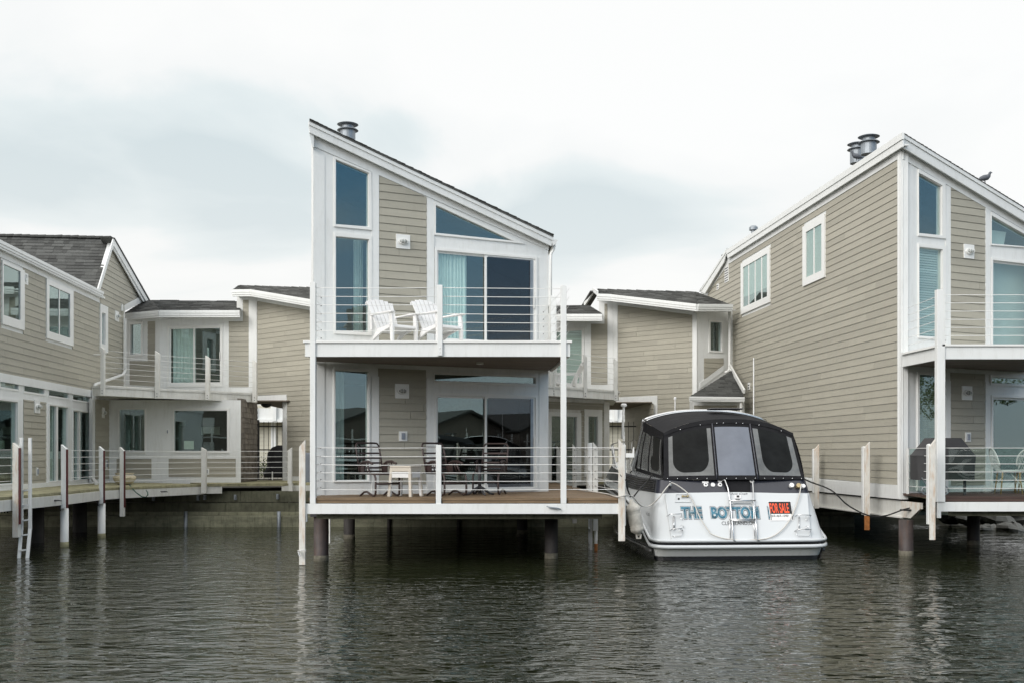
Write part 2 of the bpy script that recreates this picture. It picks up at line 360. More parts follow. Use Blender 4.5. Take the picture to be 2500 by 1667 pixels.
    def surf(s, f, nu, nv, thick=0):
        i0 = len(s.v)
        for b in range(nv + 1):
            for a in range(nu + 1): s.v.append(Vector(f(a / nu, b / nv)))
        for b in range(nv):
            for a in range(nu): q = i0 + b * (nu + 1) + a; s.f.append((q, q + 1, q + nu + 2, q + nu + 1)); s.t.append(.5)
        return s
    def blob(s, c, rx, ry, rz, n=12, m=8, rot=None):
        c = Vector(c); i0 = len(s.v)
        for k in range(m + 1):
            th = math.pi * k / m
            for j in range(n):
                a = 2 * math.pi * j / n; q = Vector((rx * math.sin(th) * math.cos(a), ry * math.sin(th) * math.sin(a), rz * math.cos(th)))
                s.v.append(c + (rot @ q if rot else q))
        for k in range(m):
            for j in range(n): s.f.append((i0 + k * n + j, i0 + (k + 1) * n + j, i0 + (k + 1) * n + (j + 1) % n, i0 + k * n + (j + 1) % n)); s.t.append(.5)
        return s
    def build(s, name, m, parent=None, smooth=False, local=False, bevel=0, loc=None, solid=0, label=None, recalc=True, sub=0):
        root = parent
        while root is not None and root.parent is not None: root = root.parent
        off = Vector((0, 0, 0)) if local else (LOC[root.name] if root is not None else Vector(loc or (0, 0, 0)))
        me = bpy.data.meshes.new(name); me.from_pydata([tuple(v - off) for v in s.v], [], s.f)
        at = me.attributes.new('tint', 'FLOAT', 'FACE'); at.data.foreach_set('value', s.t)
        if recalc or smooth:
            bm = bmesh.new(); bm.from_mesh(me)
            if smooth: bmesh.ops.remove_doubles(bm, verts=bm.verts, dist=1e-5)
            bmesh.ops.recalc_face_normals(bm, faces=bm.faces); bm.to_mesh(me); bm.free()
        me.materials.append(MATS[m])
        if smooth:
            for p in me.polygons: p.use_smooth = True
        o = bpy.data.objects.new(name, me); sc.collection.objects.link(o)
        if parent is not None: o.parent = parent
        else: o.location = off; LOC[o.name] = off
        if bevel: b = o.modifiers.new('edge', 'BEVEL'); b.width = bevel; b.segments = 2; b.limit_method = 'ANGLE'; b.angle_limit = math.radians(40)
        if solid: b = o.modifiers.new('thick', 'SOLIDIFY'); b.thickness = solid
        if sub: b = o.modifiers.new('sub', 'SUBSURF'); b.levels = sub; b.render_levels = sub
        if label: o['label'] = label
        return o
def thing(name, label, cat, loc, group=None, rz=0):
    o = bpy.data.objects.new(name, None); sc.collection.objects.link(o); o.location = loc; o.rotation_euler = (0, 0, rz); o['label'] = label; o['category'] = cat
    o.empty_display_size = .1
    if group: o['group'] = group
    LOC[o.name] = Vector(loc); return o
def tag(o, label, cat, group=None):
    o['label'] = label; o['category'] = cat
    if group: o['group'] = group
    return o
def struct(o): o['kind'] = 'structure'; return o
def copy_tree(o, parent=None):
    c = o.copy(); sc.collection.objects.link(c); c.parent = parent
    if parent is None: LOC[c.name] = LOC.get(o.name, Vector((0, 0, 0)))
    for ch in list(o.children): copy_tree(ch, c)
    return c
def window(pl, gl, outer, parent, mull=(), name='window', t=(-.05, .03), gm='glass', fm='white_metal', gt=-.03, mw=.035, label=None):
    b = MB(); b.prism(pl, outer, t[0], t[1], holes=[gl])
    vs = [q[1] for q in gl]
    for u in mull: b.prism(pl, rect(u - mw / 2, u + mw / 2, min(vs) + .001, max(vs) - .001), t[0] + .005, t[1] - .012)
    f = b.build(name, fm, parent, label=label)
    MB().prism(pl, grow(gl, .004), gt - .004, gt).build('pane', gm, f)
    return f
def curtain(pl, u0, u1, z0, z1, t, m, parent, name='curtain', waves=9, amp=.03):
    b = MB(); b.surf(lambda a, c: pl.to3(u0 + (u1 - u0) * a, z0 + (z1 - z0) * c, t + amp * math.sin(a * waves * 6.283 + math.sin(a * 17)) * (.6 + .4 * (1 - c))), waves * 8, 2)
    return b.build(name, m, parent, smooth=True)
def blind(pl, u0, u1, z0, z1, t, m, parent, step=.05):
    b = MB(); z = z0
    while z < z1: b.face([pl.to3(u0, z, t), pl.to3(u1, z, t), pl.to3(u1, z + step * .95, t - .02), pl.to3(u0, z + step * .95, t - .02)], RND.random()); z += step
    return b.build('blind', m, parent, recalc=False)
def room(pl, u0, u1, z0, z1, depth, parent, m='interior', t=-.125, skew=None):
    b = MB(); dd_ = skew or -pl.N; q = lambda u, z, tt: pl.to3(u, z, t) + dd_ * (t - tt); a, d = t, t - depth
    b.face([q(u0, z0, d), q(u1, z0, d), q(u1, z1, d), q(u0, z1, d)]); b.face([q(u0, z0, a), q(u0, z0, d), q(u0, z1, d), q(u0, z1, a)])
    b.face([q(u1, z0, a), q(u1, z0, d), q(u1, z1, d), q(u1, z1, a)]); b.face([q(u0, z0, a), q(u1, z0, a), q(u1, z0, d), q(u0, z0, d)])
    b.face([q(u0, z1, a), q(u1, z1, a), q(u1, z1, d), q(u0, z1, d)]); return b.build('room', m, parent, recalc=False)
def wall_lamp(pl, cx, cz, wd, ht, parent, side=0, t=.02):
    f = MB().prism(pl, rect(cx - wd / 2, cx + wd / 2, cz - ht / 2, cz + ht / 2), t - .015, t + .012).build('wall_lamp', 'white_metal', parent, bevel=.003)
    b = MB(); b.prism(pl, [(cx + math.cos(a * .3142) * wd * .36, cz + math.sin(a * .3142) * ht * .22) for a in range(20)], t + .012, t + .045); b.build('lamp_base', 'white_metal', f, bevel=.006)
    b = MB(); i = b
    rot = Matrix((pl.U, pl.V, pl.N)).transposed(); b.blob(pl.to3(cx, cz, t + .05), wd * .27, ht * .15, .05, rot=rot); b.build('lamp_glass', 'lamp_glass', f, smooth=True)
    b = MB()
    for k in (-.5, 0, .5): b.tube([pl.to3(cx + k * wd * .4, cz + math.sin(a) * ht * .17, t + .045 + math.cos(a) * .055) for a in [-1.5 + .375 * j for j in range(9)]], .004, 5)
    b.build('lamp_cage', 'white_metal', f)
    return f
def socket(pl, cx, cz, wd, ht, parent, t=.02, name='socket_box'):
    f = MB().prism(pl, rect(cx - wd / 2, cx + wd / 2, cz - ht / 2, cz + ht / 2), t - .015, t + .012).build(name, 'white_metal', parent)
    MB().prism(pl, rect(cx - wd * .22, cx + wd * .22, cz - ht * .33, cz + ht * .33), t + .012, t + .035).build('cover', 'grey_box', f, bevel=.006)
def gutter(p, q, parent, h=.13, up=True):
    p, q = Vector(p), Vector(q); b = MB(); b.beam(p - Vector((0, 0, h * .22)), q - Vector((0, 0, h * .22)), .13, h * .44); b.beam(p - Vector((0, 0, h * .62)), q - Vector((0, 0, h * .62)), .10, h * .32); b.beam(p - Vector((0, 0, h * .92)), q - Vector((0, 0, h * .92)), .06, h * .24)
    return b.build('gutter', 'white_paint', parent)
def plane_pt(fr, x, y): return fr.to3(*fr.px(x, y))
def roofpx(p0, p1, p2, extra, parent, ex=.14, name='roof', seg=.3):
    P0, P1, P2 = P(*p0), P(*p1), P(*p2); fr = Frame(P0, P1 - P0, P2 - P0)
    if fr.N.z < 0: fr = Frame(P1, P0 - P1, P2 - P1)
    pts = [fr.px(*p0[:2]), fr.px(*p1[:2]), fr.px(*p2[:2])] + [fr.px(*e) for e in extra]
    b = MB(); b.prism(fr, pts, -.05, -.002); b.lap(fr, pts, ex, .014, 0, seg, tabs=True)
    return b.build(name, 'shingle', parent, recalc=False)
def text(body, fr, u, v, w_, h, m, parent, name, t=.004, off=0, shear=0, depth=.002, align='CENTER'):
    cu = bpy.data.curves.new('tmp', 'FONT'); cu.body = body; cu.size = 1; cu.extrude = 0; cu.offset = off; cu.shear = shear; cu.resolution_u = 6
    ob = bpy.data.objects.new('tmp', cu); sc.collection.objects.link(ob); bpy.context.view_layer.update()
    me = bpy.data.meshes.new_from_object(ob.evaluated_get(bpy.context.evaluated_depsgraph_get()))
    vs = [x.co.copy() for x in me.vertices]; x0 = min(q.x for q in vs); x1 = max(q.x for q in vs); y0 = min(q.y for q in vs); y1 = max(q.y for q in vs)
    sx = w_ / (x1 - x0); sy = h / (y1 - y0); b = MB()
    for f in me.polygons: b.face([fr.to3(u + (vs[i].x - (x0 + x1) / 2) * sx, v + (vs[i].y - (y0 + y1) / 2) * sy, t) for i in f.vertices])
    bpy.data.objects.remove(ob); bpy.data.curves.remove(cu); bpy.data.meshes.remove(me)
    return b.build(name, m, parent, recalc=False)
# ================================================================ setting: water, ground, seawall
DECK = EYE - .77; UP = EYE + 2.0
def sheet(name, m, x0, x1, y0, y1, z, n=1):
    b = MB(); b.face([(x0, y0, z), (x1, y0, z), (x1, y1, z), (x0, y1, z)]); return struct(b.build(name, m, None, recalc=False))
sheet('water', 'water', -200, 200, -80, 80, 0)
b = MB(); b.box((-80, D(13.2), -.5), (80, 200, DECK - .25)); struct(b.build('ground', 'earth'))
b = MB(); b.box((-150, -90, -1), (150, -38, .9)); struct(b.build('far_bank', 'earth'))
# seawall: upper timber planking, concrete ledge below
sw = thing('seawall', 'low green stained timber and concrete seawall along the water behind the decks', 'seawall', (-4, D(11.8), 0))
SW = D(11.66); b = MB()
for z0, z1, dy in ((.66, .96, 0), (.40, .655, .03)):
    x = -60
    while x < 60:
        ln = RND.uniform(1.4, 2.6); b.box((x, SW + .25 - dy + RND.uniform(0, .03), z0), (x + ln - .012, SW + .7, z1 - RND.uniform(.004, .02)), RND.random()); x += ln
b.build('planking', 'dark_wood', sw)
b = MB(); b.box((-60, SW, -.5), (9.2, SW + .6, .30)); b.build('ledge', 'concrete', sw, bevel=.02)
b = MB(); b.box((-60, SW + .2, .305), (60, SW + .6, .395)); b.build('waling', 'concrete', sw, bevel=.01)
for x in (455, 682, 950, 1120):
    Xp = XR(x, SW); b = MB(); b.tube([(Xp, SW - .06, -.4), (Xp, SW - .06, .42)], .05, 10); b.build('pipe_stub', 'galvanised' if x in (455, 682) else 'dark_pile', sw, smooth=True)
for x, y in ((484, 1213), (575, 1212), (678, 1210), (375, 1214), (500, 1212)):
    p = PR(x, y, SW + .2); b = MB(); b.box((p.x - .03, SW + .15, p.z - .08), (p.x + .03, SW + .25, p.z + .06)); b.tube([(p.x, SW + .14, p.z + .03), (p.x, SW + .13, p.z - .05)], .02, 6); b.build('bracket', 'galvanised', sw)
# riprap under the right house
for i, (x, y, Y, r) in enumerate([(2440, 1262, 11.6, .62), (2496, 1258, 11.9, .6), (2400, 1255, 11.9, .5), (2470, 1284, 11.1, .55), (2530, 1282, 11.1, .6), (2415, 1284, 11.2, .4), (2360, 1262, 11.7, .4), (2560, 1262, 11.8, .6), (2600, 1290, 11.2, .6), (2320, 1258, 12.0, .45)]):
    p = P(x, y, Y); b = MB(); i0 = 0; b.blob((p.x, p.y, p.z - .08), r, r * .7, r * .34, 9, 6, Matrix.Rotation(RND.uniform(-.3, .3), 3, 'Y') @ Matrix.Rotation(RND.uniform(0, 3), 3, 'Z'))
    for v in b.v: v += Vector((RND.uniform(-1, 1), RND.uniform(-1, 1), RND.uniform(-1, 1))) * r * .07
    pos = ['first', 'second', 'third', 'fourth', 'fifth', 'sixth', 'seventh', 'eighth', 'ninth', 'tenth'][i]
    tag(b.build('boulder', 'stone', None, loc=tuple(p)), 'flat grey boulder on the bank under the right house', 'boulder', 'grey boulders under the right house')
# ================================================================ MAIN HOUSE
PF = Pl(764.4, 8.16, 1338.6, 9.05); W = PF.px(1338.6, 1000)[0]
mh = thing('house', 'narrow two storey beige house with steep single slope roof in the middle, above its deck', 'house', PF.to3(0, DECK, 0), 'waterfront houses')
c3 = lambda *p: PF.c('A3', *p); c4 = lambda *p: PF.c('A4', *p)
ffr = PF.off(.14)
zt0 = PF.c('A3', (120, 110))[0][1]; zt1 = PF.c('A3', (1672, 850))[0][1]
w1 = c3((267, 299), (487, 388), (487, 745), (267, 728)); w2 = bbox(c3((267, 815), (487, 825), (487, 1436), (267, 1428)))
w3 = c3((927, 599), (1440, 837), (927, 785)); d1 = bbox(c3((936, 903), (1582, 955), (1582, 1500), (936, 1500))); d1 = [(q[0], max(q[1], UP + .06)) for q in d1]
w4 = bbox(c4((318, 224), (537, 235), (537, 950), (318, 948))); w5 = bbox(c4((973, 250), (1640, 270), (1640, 312), (973, 295)))
d2 = bbox(c4((986, 388), (1638, 405), (1638, 1000), (986, 1005))); d2 = [(q[0], max(q[1], DECK + .07)) for q in d2]
wall_out = [(0, DECK - .05), (W, DECK - .05), (W, zt1), (0, zt0)]
b = MB(); b.prism(PF, wall_out, -.12, 0, holes=[grow(h, -.012) for h in (w1, w2, w3, d1, w4, w5, d2)])
b.prism(PF, [(0, DECK - .05), (.12, DECK - .05), (.12, zt0 - .02), (0, zt0)], -.122, 14) if False else b.extr(PF, [(0, DECK - .05), (.12, DECK - .05), (.12, zt0 - .06), (0, zt0)], -.122, 14); b.extr(PF, [(W - .12, DECK - .05), (W, DECK - .05), (W, zt1), (W - .12, zt1 + .02)], -.122, 14)
b.build('wall', 'white_paint', mh)
b = MB(); b.prism(Frame(PF.O + SD * 13.5, PF.U, PF.V), [(.13, DECK), (W - .13, DECK), (W - .13, zt1), (.13, zt0 - .08)], -.1, 0); b.build('rear_wall', 'siding', mh)
b = MB(); b.lap(Frame(PF.O + SD * 14, -SD, (0, 0, 1)), rect(0.02, 13.85, DECK, zt0 - .25), .152, .016); b.build('side_siding', 'siding', mh)
b = MB(); b.lap(Frame(PF.to3(W, 0, 0), SD, (0, 0, 1)), rect(.15, 13.9, DECK, zt1 - .05), .152, .016); b.build('side_siding', 'siding', mh)
# trim boards a few mm proud
b = MB(); xs = [PF.c('A3', (q, 900))[0][0] for q in (505, 553, 870, 917, 1604, 1670)]
def ztop(u): return zt0 + (zt1 - zt0) * u / W
for a, e in ((0, 1), (2, 3)):
    zz = [PF.c('A3', (505, 378), (553, 398))[k][1] for k in (0, 1)] if a == 0 else [PF.c('A3', (870, 545), (917, 568))[k][1] for k in (0, 1)]
    b.prism(PF, [(xs[a], UP - .1), (xs[e], UP - .1), (xs[e], zz[1]), (xs[a], zz[0])], .0005, .019)
    b.prism(PF, rect(xs[a], xs[e], DECK, UP - .5), .0005, .019)
lo = c3((120, 190), (257, 252), (870, 540), (1672, 890)); b.prism(PF, [(0.002, zt0 - .01), (0.002, lo[0][1] - .06), (W - .002, lo[3][1] - .02), (W - .002, zt1)], .0008, .021)
b.prism(PF, rect(0.002, .22, DECK, zt0 - .45), .0004, .012); b.prism(PF, rect(W - .22, W - .002, DECK, zt1 - .3), .0004, .012)
b.build('trim', 'white_paint', mh)
b = MB()
p = c3((555, 402), (867, 547), (867, 1500), (555, 1500)); b.lap(PF, p, .152, .016, base=.02)
b.build('siding', 'siding', mh)
q0, q1 = c4((603, 212), (918, 975)); b = MB(); b.lap(PF, rect(q0[0], q1[0], q1[1], q0[1]), .152, .014, base=.05); b.build('siding', 'siding', mh)
window(PF, w1, c3((257, 279), (502, 383), (505, 765), (257, 741)), mh)
window(PF, w2, bbox(c3((257, 797), (505, 800), (505, 1456), (257, 1446))), mh)
window(PF, w3, c3((918, 574), (1515, 855), (918, 796)), mh)
window(PF, w4, bbox(c4((306, 212), (548, 220), (548, 960), (306, 960))), mh)
window(PF, w5, bbox(c4((966, 236), (1650, 262), (1650, 322), (966, 308))), mh)
def slider(pl, d, xm, parent, handle=True, screen=True):
    us = [q[0] for q in d]; vs = [q[1] for q in d]; u0, u1, v0, v1 = min(us), max(us), min(vs), max(vs)
    f = MB().prism(pl, rect(u0 - .05, u1 + .05, v0 - .05, v1 + .05), -.06, .028, holes=[rect(u0, u1, v0, v1)]).build('sliding_door', 'white_metal', parent)
    for a, e, t, g in ((u0 + .002, xm + .03, -.052, 'glass'), (xm - .03, u1 - .002, -.02, 'glass')):
        s_ = MB().prism(pl, rect(a, e, v0 + .002, v1 - .002), t, t + .026, holes=[rect(a + .045, e - .045, v0 + .09, v1 - .045)]).build('sash', 'white_metal', f)
        MB().prism(pl, rect(a + .044, e - .044, v0 + .089, v1 - .044), t + .008, t + .013).build('pane', g, f)
    if screen:
        MB().prism(pl, rect(xm + .04, u1 - .05, v0 + .03, v1 - .03), .009, .012).build('insect_screen', 'screen', f)
        MB().prism(pl, rect(u1 - .11, u1 - .05, v0 + .03, v1 - .03), .009, .02).build('screen_frame', 'galvanised', f)
    if handle:
        b = MB(); b.prism(pl, rect(u1 - .045, u1 - .02, (v0 + v1) / 2 - .12, (v0 + v1) / 2 + .12), .026, .05); b.build('door_handle', 'white_metal', f, bevel=.005)
    return f
xm = PF.c('A3', (1261, 1000))[0][0]; slider(PF, d1, xm, mh); xm2 = PF.c('A4', (1316, 700))[0][0]; slider(PF, d2, xm2, mh)
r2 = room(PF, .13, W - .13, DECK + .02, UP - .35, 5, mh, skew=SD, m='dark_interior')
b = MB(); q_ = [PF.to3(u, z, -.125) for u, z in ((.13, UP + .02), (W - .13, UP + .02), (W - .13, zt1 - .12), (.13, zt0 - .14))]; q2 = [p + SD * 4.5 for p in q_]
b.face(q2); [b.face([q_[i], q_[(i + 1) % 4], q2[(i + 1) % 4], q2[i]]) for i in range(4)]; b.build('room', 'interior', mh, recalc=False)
a0 = PF.c('A3', (942, 1000))[0][0]; a1 = PF.c('A3', (1142, 1000))[0][0]; curtain(PF, a0 - .03, a1 + .02, UP + .05, d1[2][1] + .02, -.11, 'curtain', mh, waves=10)
a0 = PF.c('A3', (415, 1000))[0][0]; curtain(PF, a0 + .1, a0 + .3, UP + .05, w2[2][1] + .1, -.6, 'curtain', mh, waves=4)
a0 = PF.c('A4', (340, 800))[0][0]; curtain(PF, a0 - .1, a0 + .18, DECK + .02, w4[2][1] + .05, -.2, 'pale_blind', mh, waves=3)
# roof slab, rake boards, gutter
rt = ffr.c('A3', (92, 33), (1702, 797)); rb = ffr.c('A3', (92, 46), (1702, 811)); fb = ffr.c('A3', (1692, 868), (98, 120))
b = MB(); b.extr(ffr, [rb[0], rb[1], (rt[1][0], rt[1][1] + .0), rt[0]], .035, 14)
n_ = 60
for i in range(n_):
    f0 = i / n_; u0, v0 = rt[0][0] + (rt[1][0] - rt[0][0]) * f0, rt[0][1] + (rt[1][1] - rt[0][1]) * f0; f1 = (i + 1) / n_; u1, v1 = rt[0][0] + (rt[1][0] - rt[0][0]) * f1, rt[0][1] + (rt[1][1] - rt[0][1]) * f1
    k = RND.uniform(.006, .014); b.extr(ffr, [(u0, v0 - .001), (u1, v1 - .001), (u1, v1 + k), (u0, v0 + k * .4)], .035 + RND.uniform(0, .02), 14)
roof = b.build('roof', 'shingle', mh)
mid = ffr.c('A3', (92, 68), (1700, 832))
b = MB(); b.prism(ffr, [mid[1], mid[0], fb[1], fb[0]], -.03, .0); b.prism(ffr, [rb[1], rb[0], (mid[0][0], mid[0][1] - .004), (mid[1][0], mid[1][1] - .004)], -.03, .022); b.build('rake_board', 'white_paint', mh)
b = MB(); b.extr(ffr, [(rb[0][0] + .01, rb[0][1] - .002), (rb[1][0] - .01, rb[1][1] - .002), (rb[1][0] - .01, rb[1][1] - .10), (rb[0][0] + .01, rb[0][1] - .14)], -.032, 13.9); b.build('soffit', 'white_paint', mh)
b = MB(); b.extr(ffr, ffr.c('A3', (92, 46), (98, 120), (120, 215), (128, 215), (128, 60)), -.033, 13.9); b.build('high_fascia', 'white_paint', mh)
b = MB(); b.extr(ffr, ffr.c('A3', (1694, 826), (1735, 827), (1722, 852), (1700, 868)), .01, 13.9); gt_ = b.build('gutter', 'white_metal', mh)
k = [PF.to3(*PF.px(720 + x * .37, 280 + y * .37), .05) for x, y in ((1706, 866), (1700, 890), (1682, 922), (1680, 960))]; k.append(PF.to3(PF.px(1341, 800)[0], UP, .05)); b = MB(); b.tube(k, .03, 8); b.build('downpipe', 'white_metal', mh, smooth=True)
for (k, x, y, ww, hh) in (('A3', 711, 841, 92, 101), ('A4', 758, 363, 91, 98)):
    (u, v), (u2, v2) = PF.c(k, (x, y), (x + ww, y + hh)); wall_lamp(PF, u, v, u2 - u, v - v2 - .0, mh)
u, v = c4((765, 659))[0]; socket(PF, u, v, .17, .19, mh)
# chimney of the middle house
def chimney(x0, x1, ytop, ybot, Y, parent, top=True):
    c_ = P((x0 + x1) / 2, ytop, Y); r = (x1 - x0) / 2 / F0 * Y; z0 = P(0, ybot, Y).z; k = r
    b = MB(); b.lathe([(k * .72, z0 - c_.z), (k * .72, -.26 * k * 2)], c_); f = b.build('chimney', 'galvanised', parent, smooth=False)
    b = MB(); b.lathe([(k * .6, -.62 * k), (k, -.60 * k), (k * .9, -.50 * k), (k * .72, -.46 * k)], c_); b.build('chimney_collar', 'galvanised', f)
    b = MB(); b.lathe([(k * .58, -.5 * k), (k * .58, -.06 * k)], c_); b.build('flue', 'galvanised', f)
    b = MB(); b.lathe([(k * .9, -.1 * k), (k, -.05 * k), (k * .7, .08 * k), (k * .2, .14 * k)], c_); b.build('chimney_cap', 'galvanised', f)
    return f
chimney(823, 875, 304, 350, 9.6, mh)
b = MB(); c_ = P(848, 333, 9.6); b.lathe([(.17, 0), (.225, .01), (.2, .03), (.17, .04)], c_ + Vector((.03, 0, -.2))); b.build('chimney_collar', 'galvanised', mh)
# ================================================================ MAIN DECK
dk = thing('deck', 'brown timber deck with white fascia on dark steel piles in front of the middle house', 'deck', P(1050, 1250, 7.68))
xl, xr = P(742, 0, 7.68).x, P(1513, 0, 7.68).x
b = MB(); b.boards(HZ(DECK), [(xl + .08, RY(7.66)), (xr - .02, RY(7.66)), (1.2, D(12.0)), (-3.5, D(12.0))], .14, .008, -.045, 0, seg=3.1); b.build('planks', 'deck_wood', dk)
b = MB()
for x0, x1 in ((763, 1062), (1080, 1367), (1385, 1508)): b.box((P(x0, 0, 7.68).x, RY(7.655), DECK - .088), (P(x1, 0, 7.68).x, RY(7.69), DECK - .047)); b.box((P(x0, 0, 7.68).x, RY(7.64), DECK - .042), (P(x1, 0, 7.68).x, RY(7.659), DECK - .002))
b.build('edge_boards', 'deck_wood', dk)
zf = P(0, 1228.5, 7.6).z; zb = P(0, 1253.5, 7.6).z
b = MB(); b.box((xl, RY(7.6), zb), (xr, RY(7.66), zf)); b.box((xl, RY(7.6), zb - .14), (xl + .07, RY(7.66), zb)); b.box((xr - .07, RY(7.66), zb), (xr, RY(7.72), zf)); b.build('fascia', 'white_paint', dk, bevel=.004)
b = MB(); b.beam((xr - .04, RY(7.7), (zf + zb) / 2), (1.22, D(12), (zf + zb) / 2), .05, zf - zb); b.build('fascia', 'aged_white', dk)
b = MB(); b.box((xl + .2, RY(7.8), zb - .1), (xr - .3, RY(7.8) + .2, zf - .06)); b.box((xl + .3, D(9.9), zb - .1), (xr - .4, D(9.9) + .2, zf - .06))
for x in (-3.4, -2.3, -1.1, .1, 1.1): b.box((x, RY(7.8) + .21, zb - .0), (x + .09, D(12), zf - .05))
b.build('joists', 'dark_wood', dk)
for x0, x1, yb in ((766, 802, 1369), (1329.5, 1362, 1363), (839, 866.5, 1315), (1262, 1288, 1303)):
    Y = EYE * F / (yb - HY); r = (x1 - x0) / 2 / F * Y; Y += r; b = MB(); Xp = XR((x0 + x1) / 2, Y); b.tube([(Xp, Y, -1), (Xp, Y, zb - .09)], r, 28)
    b.build('pile', 'steel_pile' if x0 in (766,) else 'dark_pile', dk, smooth=True); 
    b = MB(); b.tube([(Xp, Y, -.2), (Xp, Y, .03), (Xp, Y, .10)], [r * 1.02, r * 1.02, r * 1.005], 28); b.build('waterline_stain', 'pile_stain', dk, smooth=True)
    if yb > 1350: b = MB(); b.box((Xp - r - .04, Y - r, zb - .09), (Xp + r + .04, Y + r, zb - .04)); b.build('pile_cap', 'dark_metal', dk)
def cleat(pos, d, parent, m='galvanised', sc_=1.0):
    p = Vector(pos); d = Vector(d).normalized(); n = Vector((0, 0, 1)).cross(d) * (1 if (Vector((0, 0, 1)).cross(d)).y < 0 else -1); s = sc_
    b = MB(); b.tube([p - d * .13 * s + n * .05 * s + Vector((0, 0, .012)), p - d * .07 * s + n * .06 * s, p + n * .055 * s, p + d * .07 * s + n * .06 * s, p + d * .13 * s + n * .05 * s - Vector((0, 0, .012))], [.008 * s, .014 * s, .017 * s, .014 * s, .008 * s], 8)
    for k in (-.045, .045): b.tube([p + d * k * s, p + d * k * s + n * .055 * s], .016 * s, 8)
    return b.build('cleat', m, parent, smooth=True)
b = MB(); b.tube([PR(805, 1256, 22.5), PR(805, 1325, 22.5)], .02, 6); b.build('drain_pipe', 'white_metal', dk)
p = P(1352, 1238, 7.6); cleat((p.x, RY(7.6), p.z), (1, 0, -.12), dk, sc_=1.0)
# railings -------------------------------------------------------
def cables(parent, p, q, zs, r=.0055, sag=.0, n=6, m='white_metal', knots=False):
    for z in zs:
        a = Vector((p[0], p[1], z)); c = Vector((q[0], q[1], z + (q[2] if len(q) > 2 else 0))); k = 6; s_ = RND.uniform(0, sag)
        pts = [a.lerp(c, i / k) - Vector((0, 0, s_ * 4 * (i / k) * (1 - i / k))) for i in range(k + 1)]
        MB().tube(pts, r, n).build('cable', m, parent, smooth=True)
        if knots: b = MB(); b.blob(c, .012, .012, .012, 6, 4); b.build('cable_end', 'dark_metal', parent, smooth=True)
lr = thing('railing', 'white cable railing along the front edge of the lower brown deck', 'railing', P(1070, 1222, 7.66), 'cable railings')
zc = [P(0, 820 + y * .36997, 7.68).z for y in (735, 793, 846, 900, 955, 1010)]
Y7 = D(7.68); cables(lr, (X(769, 7.68), Y7), (X(1070, 7.68), Y7), zc, sag=.012); cables(lr, (X(1072, 7.68), Y7), (X(1376, 7.68), Y7), zc, sag=.01); cables(lr, (X(1378, 7.68), Y7), (X(1515, 7.68), Y7), zc)
b = MB(); b.box((X(1064, 7.6), RY(7.61), zf - .05), (X(1077, 7.6), RY(7.71), P(0, 1085, 7.61).z)); b.build('post', 'white_paint', lr, bevel=.006)
cables(lr, (X(764, 7.7), Y7 + .05), (X(783, 8.17), D(8.17)), zc, r=.004, knots=True)
# upper balcony
bal = thing('balcony', 'white upper balcony with cable railing carried on two tall posts over the brown deck', 'balcony', P(1070, 895, 7.68), 'balconies')
zt = P(0, 831, 7.62).z; zm = P(0, 837, 7.62).z; zbb = P(0, 870, 7.62).z
xa, xb = X(744, 7.62), X(1392, 7.62)
b = MB(); b.box((xa, RY(7.64), zbb), (xb, RY(7.72), zm)); b.beam((xb - .04, RY(7.7), (zbb + zm) / 2), (PF.to3(W, 0, .02).x + .05, PF.to3(W, 0, .02).y, (zbb + zm) / 2), .06, zm - zbb); b.build('fascia', 'white_paint', bal, bevel=.004)
b = MB(); b.box((xa - .03, RY(7.61), zm), (xb + .035, RY(7.76), zt)); b.build('edge_flashing', 'white_metal', bal, bevel=.004)
cr = PF.to3(W, 0, .03); cl = PF.to3(0, 0, .03)
b = MB(); b.prism(HZ(0), [(xa + .01, RY(7.66)), (xb - .05, RY(7.725)), (cr.x, cr.y), (cl.x, cl.y)], zt - .03, zt - .002); b.build('floor', 'aged_white', bal)
b = MB(); b.boards(HZ(zbb), [(xa + .03, RY(7.73)), (xb - .08, RY(7.73)), (cr.x, cr.y), (cl.x, cl.y)], .1, .004, .02, .03); b.build('soffit', 'soffit', bal)
for x0, x1, yt, yb_ in ((756.5, 770, 689, 1229), (1369, 1383, 697, 1228)):
    b = MB(); z1 = P(0, yt, 7.61).z; x0_, x1_ = X(x0, 7.6), X(x1, 7.6); fr = Frame((x0_, RY(7.6), 0), (1, 0, 0), (0, 0, 1)); w_ = x1_ - x0_
    b.prism(fr, [(0, zf), (w_, zf), (w_, z1 - .012), (w_ - .02, z1), (.02, z1), (0, z1 - .012)], -.12, 0); b.build('post', 'white_paint', bal, bevel=.006)
b = MB(); fr = Frame((X(1067.5, 7.6), RY(7.6), 0), (1, 0, 0), (0, 0, 1)); z1 = P(0, 696, 7.6).z; z0 = P(0, 868, 7.6).z
b.prism(fr, [(0, z0), (.092, z0), (.092, z1), (.0, z1)], -.03, .01); b.prism(fr, [(0.002, zt + .003), (.09, zt + .003), (.09, z1 - .004), (.002, z1 - .004)], -.10, -.031); b.build('post', 'white_paint', bal, bevel=.006)
for yy in (849, 859): b = MB(); p = P(1074, yy, 7.59); b.blob((p.x, RY(7.588), p.z), .013, .008, .013, 8, 6); b.build('bolt', 'white_metal', bal, smooth=True)
zcu = [P(0, 703, 7.68).z - .1515 * k for k in range(6)]
cables(bal, (X(765, 7.68), Y7), (X(1074, 7.68), Y7), zcu, sag=.008); cables(bal, (X(1076, 7.68), Y7), (X(1376, 7.68), Y7, -.02), zcu, sag=.008)
cables(bal, (X(764, 7.7), Y7 + .05), (X(784, 8.17), D(8.17)), zcu, r=.004, knots=True)
cables(bal, (X(1378, 7.68), Y7 + .05), (X(1327, 8.97), D(8.99)), zcu, r=.004, knots=True)
